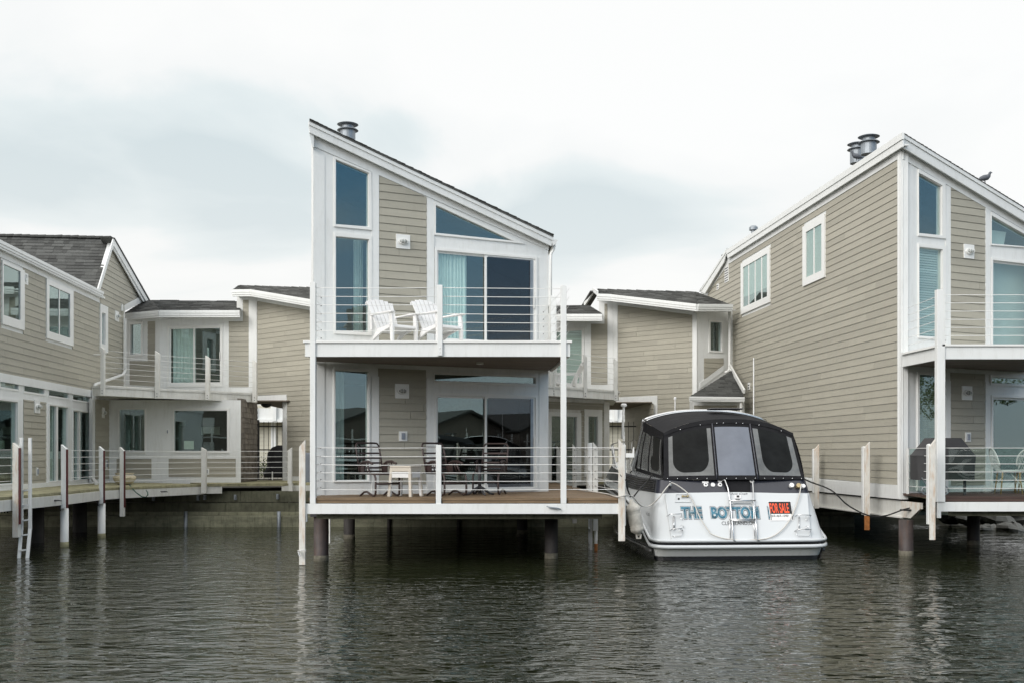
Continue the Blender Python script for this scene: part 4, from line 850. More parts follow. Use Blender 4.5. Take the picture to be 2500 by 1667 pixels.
roofpx((1493, 718, 13.55), (1702, 742, 12.72), (1698, 713, 13.5), [(1451, 706)], rw, ex=.12)
roofpx((1702, 742, 12.72), (1786, 745, 13.0), (1698, 713, 13.5), [], rw, ex=.12)
roofpx((1458, 716, 13.6), (1493, 718, 13.55), (1451, 706, 14.0), [], rw, ex=.12)
roofpx((1330, 766, 13.75), (1470, 766, 13.55), (1438, 746, 14.3), [(1330, 746)], rw, ex=.12)
gutter(P(1458, 718, 13.5), P(1494, 719.5, 13.45), rw, h=.2); gutter(P(1494, 719.5, 13.45), P(1702, 743, 12.66), rw, h=.2); gutter(P(1702, 743, 12.66), P(1786, 744, 12.97), rw, h=.2); gutter(P(1330, 767.5, 13.7), P(1471, 767.5, 13.5), rw, h=.2)
b = MB()
for a, c in (((1462, 734, 13.7), (1494, 735, 13.65)), ((1494, 735, 13.65), (1702, 761, 12.8)), ((1702, 760, 12.8), (1786, 762, 13.1)), ((1330, 784, 13.9), (1468, 784, 13.7))): b.beam(P(*a) + Vector((0, .1, .04)), P(*c) + Vector((0, .1, .04)), .45, .03)
b.build('soffit', 'white_paint', rw)
b = MB(); b.beam(P(1450, 708, 14.0), P(1459, 716, 13.5), .05, .14); b.beam(P(1450, 708, 14.2), P(1427, 745, 14.6), .05, .14); b.build('rake_board', 'white_paint', rw)
b = MB(); b.beam(P(1452, 712, 14.2), P(1430, 748, 14.8), .3, .05); b.build('roof', 'shingle', rw)
b = MB(); p_ = [P(1781, 760, 13.15), P(1781, 898, 13.15), P(1777, 906, 13.0), P(1772, 908, 12.95)]; b.tube(p_, .042, 8); b.build('downpipe', 'white_metal', rw, smooth=True)
# little hipped bay roof
b = MB(); b.prism(RB, [RB.px(1692, 1180), RB.px(1817, 1180), RB.px(1817, 968), RB.px(1692, 968)], -.6, 0); b.build('bay_wall', 'white_paint', rw)
b = MB(); b.lap(RB, [RB.px(1694, 1180), RB.px(1799.5, 1180), RB.px(1799.5, 989), RB.px(1694, 989)], .152, .014); b.build('siding', 'siding', rw)
roofpx((1686, 966, 12.45), (1816, 966, 12.45), (1786, 904, 12.95), [], rw, ex=.115, seg=.22)
gutter(P(1683, 967, 12.42), P(1817, 968.5, 12.42), rw, h=.13); b = MB(); b.beam(P(1692, 978, 12.5), P(1816, 978, 12.5), .12, .05); b.build('bay_fascia', 'white_paint', rw)
b = MB(); b.beam(P(1782, 893, 13.1), P(1817, 955, 12.3), .05, .12); b.build('flashing', 'white_metal', rw)
b = MB(); b.tube([P(1809, 973, 12.45), P(1809, 1175, 12.45)], .04, 8); b.build('downpipe', 'white_metal', rw)
# lower storey of right wing
gd = bbox([RL.px(1345, 1014), RL.px(1407, 1172)]); gw = bbox([RL.px(1435, 1015), RL.px(1458.5, 1160)]); od = [RL.px(1330, 1004), RL.px(1417.5, 1175)]; ow = [RL.px(1425.5, 998), RL.px(1468.5, 1163)]
od = bbox(od); ow = bbox(ow)
b = MB(); b.prism(RL, rect(uX(RL, 1326), uX(RL, 1485), DECK - .1, tz), -.12, 0, holes=[grow(gd, -.01), grow(gw, -.01)]); b.prism(RL, rect(uX(RL, 1473), uX(RL, 1486) , DECK, tz - .02), 0, .03)
b.prism(RL, [RL.px(1330, 970), RL.px(1473, 976), RL.px(1473, 983), RL.px(1330, 978)], 0, .03); b.prism(RL, rect(uX(RL, 1475), uX(RL, 1486), DECK - .1, tz), -4, -.125); b.build('wall', 'aged_white', rw)
b = MB(); b.lap(RL, [RL.px(1330, 1176), RL.px(1473, 1176), RL.px(1473, 984), RL.px(1330, 979)], .152, .014, holes=[od, ow]); b.build('siding', 'siding', rw)
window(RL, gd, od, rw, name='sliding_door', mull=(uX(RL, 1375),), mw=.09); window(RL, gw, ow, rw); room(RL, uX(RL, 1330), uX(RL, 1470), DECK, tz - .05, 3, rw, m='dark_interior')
b = MB(); a_ = RL.off(-.3); b.prism(a_, [a_.px(1447, 1170), a_.px(1462, 1170), a_.px(1462, 1012), a_.px(1447, 1012)], -.02, 0); b.build('curtain', 'deck_wood', rw)
rb_, pv, pz = wing_balcony([(1325, 11.1), (1352, 11.22), (1429, 11.62), (1500, 12.0), (1509, 12.15)], [(1350, 1354.5, 868, 966, 11.2), (1425, 1433.5, 865, 971.5, 11.57), (1499, 1508, 875, 977, 11.97)], 'white balcony with cable railing and a lawn chair above the right wing doors', RE, [(1497, 13.85), (1325, 14.2)])
# ---- the two passages
def passage(x0, x1, Yc0, Yc1, nm, shrub):
    t = thing('gate', 'dark metal bar gate inside the ' + nm + ' covered passage', 'gate', P((x0 + x1) / 2, 1174, 14.6), 'bar gates in the passages')
    Y = 14.6; b = MB()
    n = 7; 
    for i in range(n): xx = x0 + 5 + (x1 - x0 - 5) * i / (n - 1); b.box((X(xx, Y) - .008, D(Y), P(0, 1172, Y).z), (X(xx, Y) + .008, D(Y) + .016, P(0, 1028, Y).z))
    for yy in (1040, 1097, 1170): b.box((X(x0, Y), D(Y) + .02, P(0, yy, Y).z - .02), (X(x1 + 6, Y), D(Y) + .05, P(0, yy, Y).z + .02))
    b.build('bars', 'dark_metal', t); b = MB(); b.box((X(x0 - 2, Y) - .05, D(Y) - .03, DECK - .1), (X(x0 - 2, Y) + .08, D(Y) + .1, P(0, 1024, Y).z)); b.build('gate_post', 'dark_metal', t)
passage(628, 700, 0, 0, 'left', True); passage(1478, 1560, 0, 0, 'right', False)
for nm, par, x0, x1, y0_, Y0_, Y1_ in (('l', lw, 600, 705, 0, 13.1, 15.4), ('r', rw, 1462, 1612, 0, 13.5, 15.6)):
    b = MB(); b.boards(HZ(EYE + 1.60), [(X(x0, Y0_), D(Y0_)), (X(x1, Y0_), D(Y0_)), (X(x1, Y0_), D(Y1_)), (X(x0, Y0_), D(Y1_))], .14, .005, 0, .03); b.build('passage_ceiling', 'soffit', par)
    b = MB(); p = P(650 if nm == 'l' else 1470, 984, 13.8); b.lathe([(.17, 0), (.16, -.05), (.1, -.1), (.03, -.12)], (p.x, D(13.8), EYE + 1.6)); b.build('ceiling_lamp', 'dark_metal', par, smooth=True)
b = MB(); q_ = Pl(1524, 15.6, 1596, 13.4); b.lap(q_, [q_.px(1526, 1176), q_.px(1596, 1180), q_.px(1596, 984), q_.px(1526, 990)], .152, .014); b.build('passage_wall', 'siding', rw)
b = MB(); q_ = Pl(1489, 12.7, 1494, 15.5); b.build('passage_post', 'aged_white', rw) if False else None
fhs = thing('house', 'cream sided house with white balcony seen through the covered passages', 'house', (-2, D(22), DECK), 'waterfront houses')
b = MB(); D22 = D(22); fw = Frame((-16, D22, 0), (1, 0, 0), (0, 0, 1)); b.lap(fw, rect(0, 24, DECK - .2, EYE + 1.62), .2, .02); b.prism(fw, rect(0, 24, DECK - .3, EYE + 6), -4, -.01); b.build('wall', 'cream_siding', fhs)
b = MB(); b.box((-16, D22 - .8, EYE + 1.66), (8, D22 - .1, EYE + 2.3)); b.box((-16, D22 - .9, EYE + 1.60), (8, D22 - .7, EYE + 1.75))
for xx in range(-30, 16, 2): b.box((xx / 2 + .1, D22 - .95, EYE + 1.66), (xx / 2 + .26, D22 - .85, EYE + 3.0))
for z in (2.45, 2.62, 2.8): b.box((-16, D22 - .9, EYE + z), (8, D22 - .87, EYE + z + .03))
for xx in (-12.2, -11.6, -10.9, 4.6, 5.6): b.box((xx, D22 - .1, DECK), (xx + .25, D22 - .03, EYE + 4))
b.build('balcony', 'white_paint', fhs)
# shrub and kettle grill cover in the left passage
t = thing('shrub', 'small leafy yellow green shrub behind the bars of the left passage', 'shrub', P(645, 1170, 15.2)); b = MB()
c_ = P(645, 1145, 15.2)
for i in range(420):
    p = c_ + Vector((RND.gauss(0, .13), RND.gauss(0, .1), RND.gauss(0, .17))); d1_ = Vector((RND.uniform(-1, 1), RND.uniform(-1, 1), RND.uniform(-1, 1))).normalized() * .035; d2_ = d1_.orthogonal().normalized() * .018; b.face([p - d1_, p + d2_, p + d1_, p - d2_], RND.random())
b.build('foliage', 'leaf', t, recalc=False); b = MB(); b.tube([c_ + Vector((0, 0, -.42)), c_], .015, 6); b.build('stem', 'bamboo', t)
t = thing('covered_grill', 'egg shaped barbecue under a black fabric cover in the left passage', 'grill', P(676, 1174, 13.45))
c_ = P(684, 1172, 13.45); r = 38 / F0 * 13.45; b = MB(); hh = (1172 - 1086) / F0 * 13.45
b.lathe([(r * 1.0, .1), (r * 1.06, .2), (r * .82, hh * .42), (r * .86, hh * .6), (r * .78, hh * .78), (r * .5, hh * .94), (r * .1, hh)], c_, 28)
for v in b.v: v.x += .015 * math.sin(v.z * 23 + v.y * 7); v.y += .015 * math.sin(v.z * 17 + v.x * 9)
b.build('cover', 'black_fabric', t, smooth=True); b = MB()
for k in (-1, 1): b.lathe([(.05, 0), (.05, .05)], c_ + Vector((k * r * .6, -.1, 0)), 12); b.tube([c_ + Vector((k * r * .6, 0, 0)), c_ + Vector((k * r * .6, 0, .15))], .02, 6)
b.build('wheels', 'dark_metal', t); b = MB(); b.beam(P(665, 1150, 13.0), P(665, 1171, 13.0), .03, .03); b.build('stake', 'white_metal', t)
t = P(752, 1100, 12.3); b = MB(); fr = Frame((t.x - .2, D(12.3), 0), (1, 0, 0), (0, 0, 1)); b.prism(fr, rect(0, .4, P(0, 1178, 12.3).z, P(0, 1104, 12.3).z), -.4, 0)
for i in range(9): b.prism(fr, rect(.03 + i * .04, .045 + i * .04, P(0, 1174, 12.3).z, P(0, 1107, 12.3).z), 0, .012)
tag(b.build('air_conditioner', 'grey_box', None, loc=(t.x, D(12.3), DECK)), 'dark grey slatted cabinet standing between the left wing wall and middle house', 'cabinet')
# ================================================================ RIGHT HOUSE
RS = Pl(1708, 14.95, 2203, 8.635); RF = Pl(2203, 8.635, 2620, 9.545)
rh = thing('house', 'large beige house on the right with long clapboard side wall and steep roof', 'house', RF.to3(0, DECK, 0), 'waterfront houses')
c0 = lambda *p: RS.c('C0', *p); c2 = lambda *p: RF.c('C2', *p); cr3 = lambda *p: RF.c('C3', *p)
su0, su1 = uX(RS, 1709), uX(RS, 2203); zs = RS.px(2194, 390)[1]; zb0 = RS.px(2194, 1217)[1]; zb1 = RS.px(2194, 1183)[1]
sidepoly = [(su0, zb0), (su1 - .001, zb0), (su1 - .001, zs + .22), (uX(RS, 1776), zs + .22), RS.px(1712, 712)]
R1 = bbox(c0((134, 1190), (345, 1073), (345, 1440), (137, 1530))); R2 = bbox(c0((684, 883), (820, 806), (820, 1215), (686, 1270)))
o1 = bbox(c0((114, 1160), (365, 1008), (365, 1490), (115, 1566))); o2 = bbox(c0((654, 838), (846, 728), (846, 1272), (655, 1352)))
b = MB(); b.prism(RS, sidepoly, -.12, 0)
b.build('wall', 'white_paint', rh)
sp = [RS.px(2194, 1183), (uX(RS, 2194), zs), (uX(RS, 1778), zs), RS.px(1738, 705), RS.px(1712, 748), RS.px(1712, 1140)]
b = MB(); b.lap(RS, sp, .152, .017, base=zs, seg=3.0, holes=[o1, o2]); b.build('siding', 'siding', rh)
b = MB(); b.prism(RS, rect(uX(RS, 2194.3), su1 - .001, zb1, zs + .2), .001, .03); b.prism(RS, rect(su0, su1 - .001, zb0, zb1), .001, .03); b.prism(RS, [(uX(RS, 1778), zs + .002), (uX(RS, 2194), zs + .002), (uX(RS, 2194), zs + .22), (uX(RS, 1772), zs + .22), RS.px(1716, 712), RS.px(1730, 717)], .001, .026); b.build('trim', 'white_paint', rh)
f = window(RS, R1, o1, rh, mull=[uX(RS, 1780 + q * .28061) for q in (181, 237, 294)], t=(0, .05), gt=.03, mw=.07); b = MB(); b.prism(RS, grow(R1, .003), .002, .012); b.build('blind', 'mint_blind', f)
b = MB(); b.prism(RS, [(R1[0][0], R1[0][1]), (R1[1][0], R1[0][1]), (R1[1][0], R1[0][1] + .26), (R1[0][0], R1[0][1] + .30)], .013, .017); b.build('painted_reflection', 'dark_interior', f)  # dark reflection of the left wing, painted in as a sheet behind the glass
f = window(RS, R2, o2, rh, mull=[uX(RS, 1780 + 751 * .28061)], t=(0, .05), gt=.03, mw=.07); b = MB(); b.prism(RS, grow(R2, .003), .002, .012); b.build('blind', 'mint_blind', f)
for k, q in (('B6', (318, 578, 354, 742)), ('B6', (242, 757, 260, 815)), ('C1', (170, 618, 187, 678))):
    a_ = bbox(RS.c(k, (q[0], (q[1] + q[3]) / 2), (q[2], (q[1] + q[3]) / 2), ((q[0] + q[2]) / 2, q[1]), ((q[0] + q[2]) / 2, q[3]))); b = MB(); b.prism(RS, a_, 0, .03); v = min(z for _, z in a_) + .04; us = [x_ for x_, _ in a_]
    f = b.build('vent', 'white_metal', rh); b = MB()
    while v < max(z for _, z in a_) - .05: b.prism(RS, rect(min(us) + .03, max(us) - .03, v, v + .03), .031, .034); v += .075
    b.build('louvre', 'dark_metal', f)
# roof and fascias
fs = RS.off(.12); z0_, z1_, z2_ = (fs.px(2202, y)[1] for y in (325.8, 342.5, 359.4)); ub0, ub1 = fs.px(1774, 610)[0], fs.px(2203, 340)[0]
b = MB(); b.prism(fs, rect(ub0, ub1 + .02, z1_ + .004, z0_), -.03, .02); b.prism(fs, [(ub0 + .01, z1_), (ub1, z1_), (ub1, z2_), (ub0 + .1, z2_)], -.03, 0)
b.prism(fs, [fs.px(1777, 607), fs.px(1767, 641), fs.px(1721, 717), fs.px(1709, 713)], -.03, .0); b.prism(fs, [fs.px(1776, 606), fs.px(1773, 618), fs.px(1714, 708), fs.px(1708, 713)], .001, .02); b.build('fascia', 'white_paint', rh)
b = MB(); b.prism(fs, [(ub0 + .05, z2_ + .03), (ub1 - .02, z2_ + .03), (ub1 - .02, z2_ + .06), (ub0 + .05, z2_ + .06)], -.14, -.031); b.prism(fs, [fs.px(1766, 637), fs.px(1722, 714), fs.px(1720, 712), fs.px(1764, 634)], -.14, -.031); b.build('soffit', 'white_paint', rh)
ff = RF.off(.14)
def line2(fr, k, p, q, u):
    a_, c_ = fr.c(k, p, q); s_ = (c_[1] - a_[1]) / (c_[0] - a_[0]); return (u, a_[1] + s_ * (u - a_[0]))
ue = ff.px(2620, 700)[0]; u0_ = ff.px(2202.5, 330)[0]
E_ = [((65, 20), (929, 550)), ((65, 48), (929, 576)), ((65, 50), (929, 578)), ((65, 115), (929, 638))]
A_ = [[line2(ff, 'C2', p, q, uu) for uu in (u0_, ue)] for p, q in E_]
b = MB(); b.prism(ff, [A_[1][0], A_[1][1], A_[0][1], A_[0][0]], -.03, .022); b.prism(ff, [A_[3][0], A_[3][1], A_[2][1], A_[2][0]], -.03, 0); b.build('rake_board', 'white_paint', rh)
b = MB(); lo_ = [(A_[0][0][0] + .03, A_[0][0][1] - .01), (A_[0][1][0], A_[0][1][1] - .01), (A_[0][1][0], A_[0][1][1] + .008), (A_[0][0][0], A_[0][0][1] + .006)]; b.extr(ff, lo_, .03, 13)
for i in range(46):
    f0, f1 = i / 46, (i + 1) / 46; p, q = A_[0][0], A_[0][1]; k = RND.uniform(.010, .020); b.extr(ff, [(p[0] + (q[0] - p[0]) * f0, p[1] + (q[1] - p[1]) * f0 + .001), (p[0] + (q[0] - p[0]) * f1, p[1] + (q[1] - p[1]) * f1 + .001), (p[0] + (q[0] - p[0]) * f1, p[1] + (q[1] - p[1]) * f1 + k), (p[0] + (q[0] - p[0]) * f0, p[1] + (q[1] - p[1]) * f0 + k * .4)], .035, 13)
b.build('roof', 'shingle', rh)
b = MB(); bz = fs; p0 = fs.to3(ub0, z0_ - .02, 0); p1 = fs.to3(*fs.px(1707, 712)); b.face([p0, p1, p1 + RF.U * 5 - Vector((0, 0, 2)), p0 + RF.U * 5 - Vector((0, 0, 2.4))]); b.build('roof', 'shingle', rh, solid=.05)
b = MB(); b.extr(ff, [(A_[1][0][0] + .1, A_[1][0][1] - .06), (A_[1][1][0], A_[1][1][1] - .06), (A_[1][1][0], A_[1][1][1] - .09), (A_[1][0][0] + .1, A_[1][0][1] - .09)], -.031, 12.9); b.build('soffit', 'white_paint', rh)
# front facade
fe = uX(RF, 2620); x1w = c2((176, 299), (343, 390), (343, 745), (178, 728)); x2w = bbox(c2((180, 830), (346, 842), (346, 1462), (180, 1455)))
x3w = c2((692, 602), (1107, 837), (692, 803)); ddl = c2((703, 917))[0]; dd = rect(ddl[0], ddl[0] + 2.28, UP + .07, ddl[1])
y4 = bbox(cr3((182, 270), (346, 275), (346, 1075))); tr_ = cr3((694, 288), (929, 305), (694, 335)); y5 = rect(tr_[0][0], tr_[0][0] + 2.3, tr_[2][1], tr_[0][1]); dl = cr3((704, 432))[0]; d5 = rect(dl[0], dl[0] + 2.28, DECK + .08, dl[1])
zl_ = c2((65, 112))[0][1]; l2 = line2(RF, 'C2', (65, 112), (929, 636), fe)
b = MB(); b.prism(RF, [(0, DECK - .1), (fe, DECK - .1), l2, (0.002, zl_)], -.12, 0, holes=[grow(h, -.012) for h in (x1w, x2w, x3w, dd, y4, y5, d5)]); b.build('wall', 'white_paint', rh)
b = MB(); b.lap(RF, c2((407, 403), (650, 542), (650, 1520), (407, 1520)), .152, .016, base=.03); b.build('siding', 'siding', rh); b = MB(); a_, c_ = cr3((407, 258), (650, 1052)); b.lap(RF, rect(a_[0], c_[0], c_[1], a_[1]), .152, .014); b.build('siding', 'siding', rh)
b = MB()
for x_0, x_1, ya, yb__ in ((371, 405, 385, 402), (652, 688, 543, 563)):
    p, q = c2((x_0, ya), (x_1, yb__)); b.prism(RF, [(p[0], UP), (q[0], UP), q, p], .001, .019); b.prism(RF, rect(p[0], q[0], DECK, UP - .5), .001, .019)
b.prism(RF, [(.002, c2((80, 205))[0][1]), line2(RF, 'C2', (80, 205), (650, 541), fe), l2, (.002, zl_)], .0005, .022); b.prism(RF, rect(.002, .3, DECK, c2((120, 232))[0][1] - .1), .0003, .01); b.build('trim', 'white_paint', rh)
window(RF, x1w, c2((175, 272), (366, 380), (368, 766), (175, 745)), rh); window(RF, x2w, bbox(c2((175, 812), (368, 820), (368, 1480))), rh); window(RF, x3w, c2((690, 574), (1160, 845), (690, 812)), rh)
window(RF, y4, bbox(cr3((168, 252), (358, 260), (358, 1090))), rh); window(RF, y5, grow(y5, .04), rh); slider(RF, dd, ddl[0] + 1.14, rh); slider(RF, d5, dl[0] + 1.14, rh)
blind(RF, x2w[0][0], x2w[1][0], x2w[0][1], x2w[2][1], -.09, 'pale_blind', rh); blind(RF, y4[0][0], y4[1][0], y4[0][1], y4[2][1], -.12, 'concrete', rh, step=.045); b = MB(); b.prism(RF, grow(dd, .1), -.32, -.3); b.build('blind', 'pale_blind', rh)
b = MB(); q = c2((692, 685), (858, 705), (838, 810), (692, 805)); b.prism(RF, q, -.2, -.19); b.build('blind', 'pale_blind', rh)
room(RF, .13, fe - .1, DECK + .02, UP - .35, 4.5, rh, m='dark_interior', skew=SD)
b = MB(); q_ = [RF.to3(u, z, -.125) for u, z in ((.13, UP + .02), (fe - .1, UP + .02), (fe - .1, l2[1] - .15), (.13, zl_ - .2))]; q2 = [p + SD * 4.5 for p in q_]
b.face(q2); [b.face([q_[i], q_[(i + 1) % 4], q2[(i + 1) % 4], q2[i]]) for i in range(4)]; b.build('room', 'interior', rh, recalc=False)
for (fn, x, y, ww, hh) in ((c2, 533, 857, 72, 108), (cr3, 519, 403, 72, 101)):
    (u, v), (u2, v2) = fn((x, y), (x + ww, y + hh)); wall_lamp(RF, u, v, u2 - u, v - v2, rh)
u, v = cr3((526, 714))[0]; socket(RF, u, v, .15, .19, rh)
chimney(2095, 2147, 334, 378, 10.9, rh); chimney(2069, 2117, 352, 400, 11.3, rh)
c_ = P(1839.5, 556, 13.0); b = MB(); b.lathe([(.07, -.35), (.07, -.1), (.13, -.08), (.13, .0), (.08, .05)], c_, 16); b.build('flue', 'galvanised', rh, smooth=False)
# under beams and piles of the right house
b = MB(); k0, k1 = RS.off(-.02), None; b.prism(RS, rect(uX(RS, 1900), su1 + .0, EYE - 1.25, EYE - .93), -.1, -.03); b.prism(RS, rect(uX(RS, 1900), su1 + .0, EYE - 1.27, EYE - 1.24), -.1, .03); b.build('edge_beam', 'aged_white', rh)
b = MB(); b.prism(RS, [(su1 - .05, EYE - .93), (su1 + .75, EYE - .93), (su1 + .75, EYE - 1.05), (su1 + .35, EYE - 1.25), (su1 - .05, EYE - 1.25)], -.06, .0); b.build('gusset_plate', 'rusty_white', rh)
def pile(x0, x1, yb_, m, parent, ztop):
    Y = EYE * F / (yb_ - HY); r = (x1 - x0) / 2 / F * Y; Y += r; Xc = XR((x0 + x1) / 2, Y); b = MB(); b.tube([(Xc, Y, -1), (Xc, Y, ztop)], r, 28); b.build('pile', m, parent, smooth=True); b = MB(); b.tube([(Xc, Y, -.2), (Xc, Y, .03), (Xc, Y, .10)], [r * 1.02, r * 1.02, r * 1.005], 28); b.build('waterline_stain', 'pile_stain', parent, smooth=True)
pile(2195, 2229, 1357, 'steel_pile', rh, EYE - 1.26); pile(2362, 2391, 1330, 'dark_pile', rh, EYE - 1.2); pile(2362, 2380, 1300, 'dark_pile', rh, EYE - 1.2)
b = MB(); b.prism(Frame(RF.O + SD * 4, RF.U, RF.V), rect(.15, fe, EYE - 1.25, EYE - .95), -.2, 0); b.prism(Frame(RF.O + SD * .9, RF.U, RF.V), rect(.15, fe, EYE - 1.2, EYE - .95), -.2, 0); b.extr(RF, rect(0.15, fe, DECK - .14, DECK - .101), -.1, 12); b.build('floor_beams', 'dark_wood', rh)
b = MB(); b.prism(RS, rect(su0, su1 - .1, DECK - .3, DECK - .26), -4.5, -.13); b.build('floor_beams', 'dark_wood', rh)
cp = RS.to3(su1 + .3, EYE - 1.09, .02); cleat(cp, (1, -.3, 0), rh, 'black_gloss', 1.2)
# right deck
YD = D(7.95); rd = thing('deck', 'dark brown deck with white edge beam and clear glass railing at the right house', 'deck', PR(2400, 1230, YD))
cor = RF.to3(0, 0, .02); xo = XR(2286, YD); xe = XR(2720, YD); zf2 = zf; zb2 = EYE - (1247 - HY) / F * YD
b = MB(); b.boards(HZ(DECK), [(xo, YD - .02), (xe, YD - .02), (xe, D(9.6)), (cor.x + 1.5, cor.y + .72), (cor.x, cor.y), (cor.x + .02, cor.y - .2)], .14, .007, -.045, 0, seg=3); b.build('planks', 'dark_deck', rd)
b = MB(); b.box((xo, YD - .07, zb2), (xe, YD - .01, zf2)); b.box((xo, YD - .07, zb2 - .12), (xo + .06, YD - .01, zb2)); b.build('fascia', 'white_paint', rd, bevel=.004)
b = MB(); b.box((xo + .14, YD - .06, DECK - .09), (xe, YD - .005, DECK - .05)); b.build('edge_boards', 'dark_deck', rd); b = MB(); b.box((xo + .3, YD + .1, zb2 - .09), (xe, YD + .2, zb2)); b.build('joists', 'dark_wood', rd)
b = MB(); b.beam((xo, YD, DECK - .03), (cor.x + .1, cor.y - .1, DECK - .03), .05, .05); b.build('edge_boards', 'mossy_wood', rd)
rr = thing('railing', 'white cable railing with a clear glass screen behind it on the right deck', 'railing', PR(2400, 1220, YD), 'cable railings')
zc2 = [EYE + (HY - y) / F * YD for y in (1092.5, 1111.7, 1131, 1150.8, 1170.8, 1190.6)]
cables(rr, (XR(2300, YD), YD), (xe, YD), zc2, sag=.004); cables(rr, (X(2217, 8.45), D(8.45)), (XR(2300, YD), YD), zc2)
b = MB(); b.box((X(2214, 8.45), D(8.45), DECK), (X(2219, 8.45), D(8.45) + .03, EYE + .12)); b.build('stanchion', 'white_metal', rr)
b = MB(); q_ = Pl(2220, 8.5, 2290, 8.07); b.prism(q_, [(0, DECK + .05), (uX(q_, 2290), DECK + .05), (uX(q_, 2290), EYE + .125), (0, EYE + .125)], -.006, 0); b.build('glass_panel', 'balustrade_glass', rr)
b = MB(); b.box((X(2312, 8.05), D(8.02), DECK + .05), (xe, D(8.02) + .008, EYE + .125)); b.build('glass_panel', 'balustrade_glass', rr)
rbn = thing('balcony', 'white upper balcony with cable railing at the right edge, on the right house', 'balcony', PR(2400, 850, YD), 'balconies')
zt2, zm2, zb3 = EYE + 2.0, EYE + 1.965, EYE + (HY - 877) / F * YD
xo2 = XR(2296, YD)
b = MB(); b.box((xo2, YD - .06, zb3), (xe, YD, zm2)); b.beam((xo2 + .02, YD - .02, (zb3 + zm2) / 2), (cor.x - .0, cor.y - .02, (zb3 + zm2) / 2), .05, zm2 - zb3); b.build('fascia', 'white_paint', rbn, bevel=.004)
b = MB(); b.box((xo2, YD - .09, zm2), (xe, YD + .05, zt2)); b.beam((xo2, YD - .03, (zm2 + zt2) / 2), (cor.x - .02, cor.y - .05, (zm2 + zt2) / 2), .1, zt2 - zm2); b.build('edge_flashing', 'white_metal', rbn)
fl = [(xo2 + .02, YD + .01), (xe, YD + .01), (xe, D(9.6)), (cor.x + 1.5, cor.y + .72), (cor.x + .02, cor.y)]
b = MB(); b.prism(HZ(0), fl, zt2 - .03, zt2 - .004); b.build('floor', 'aged_white', rbn); b = MB(); b.boards(HZ(zb3), fl, .1, .004, .02, .03); b.build('soffit', 'soffit', rbn)
x0_, x1_ = XR(2288, YD - .09), XR(2308, YD - .09); b = MB(); fr = Frame((x0_, YD - .09, 0), (1, 0, 0), (0, 0, 1)); w_ = x1_ - x0_; z1 = PR(0, 707, YD - .09).z; b.prism(fr, [(0, zf2), (w_, zf2), (w_, z1 - .05), (w_ * .7, z1), (0, z1)], -.12, 0); b.build('post', 'white_paint', rbn, bevel=.006)
zc3 = [EYE + (HY - (320 + y * .34439)) / F * YD for y in (1163, 1220, 1278, 1336, 1393, 1450)]
cables(rbn, (XR(2300, YD), YD), (xe, YD), zc3); q = RF.to3(*c2((103, 1228))[0]); cables(rbn, (XR(2295, YD), YD), (q.x, q.y), [z - .005 for z in zc3], knots=True)
# ================================================================ fender posts
FP = 'white planks hung as fender posts along the docks'
def fpost(x0, x1, yt, yb_, Y, side, label, m='rusty_white', rust=None, cap=True, back=True):
    t = thing('fender_post', label, 'post', P((x0 + x1) / 2, yb_, Y), FP); plank_post(x0, x1, yt, rust or yb_, Y, t, side=side, m=m, dep=.05, chamf=.13)
    if rust: plank_post(x0 + .5, x1 - .5, rust, yb_, Y - .002, t, side=side, m='rust', dep=.045, chamf=0)
    if back:
        w_ = (x1 - x0); bx = (x1 - w_ * .1, x1 + w_ * .12) if side > 0 else (x0 - w_ * .35, x0 + w_ * .05)
        plank_post(bx[0], bx[1], yt + (12 if side > 0 else 11), yb_ - 38, Y + (.052 if Y < 7.8 else .022), t, side=side, m='white_paint', dep=.1, chamf=.02)
    return t
t = fpost(730, 745, 1072, 1378, 7.55, -1, 'tall rust stained white plank post standing in the water left of the brown deck', back=False)
b = MB(); p = P(737, 1344, 7.53); b.tube([p + Vector((.062 * math.cos(a) * 1.15, -.0 + .05 * math.sin(a), .004 * a)) for a in [k * .4 for k in range(17)]], .006, 5); b.beam(p + Vector((-.05, -.06, .0)), p + Vector((-.02, -.06, -.09)), .09, .012); b.build('torn_strap', 'white_plastic', t)
t = fpost(1510, 1526, 1071, 1320, 7.57, 1, 'rust spotted white plank post at the right end of the brown deck')
b = MB(); fr = Frame((X(1527, 7.6), RY(7.58), 0), (1, 0, 0), (0, 0, 1)); z_ = P(0, 1115.5, 7.6).z; b.prism(fr, [(0, z_), (.155, z_), (.15, z_ + .19), (.13, z_ + .15), (.125, z_ + .075), (0, z_ + .075)], -.07, 0); b.build('hook_bracket', 'white_metal', t)
fpost(2271, 2284, 1071, 1317, 7.78, -1, 'nearest rust streaked white plank post at the corner of the right deck', rust=None)
fpost(2111, 2124, 1077, 1293, 8.9, -1, 'white plank post with bright orange rusted foot on the right house wall', rust=1258)
fpost(1989, 2000, 1083, 1240, 10.2, -1, 'farthest white plank post on the right house wall, just right of the boat', m='rusty_white')
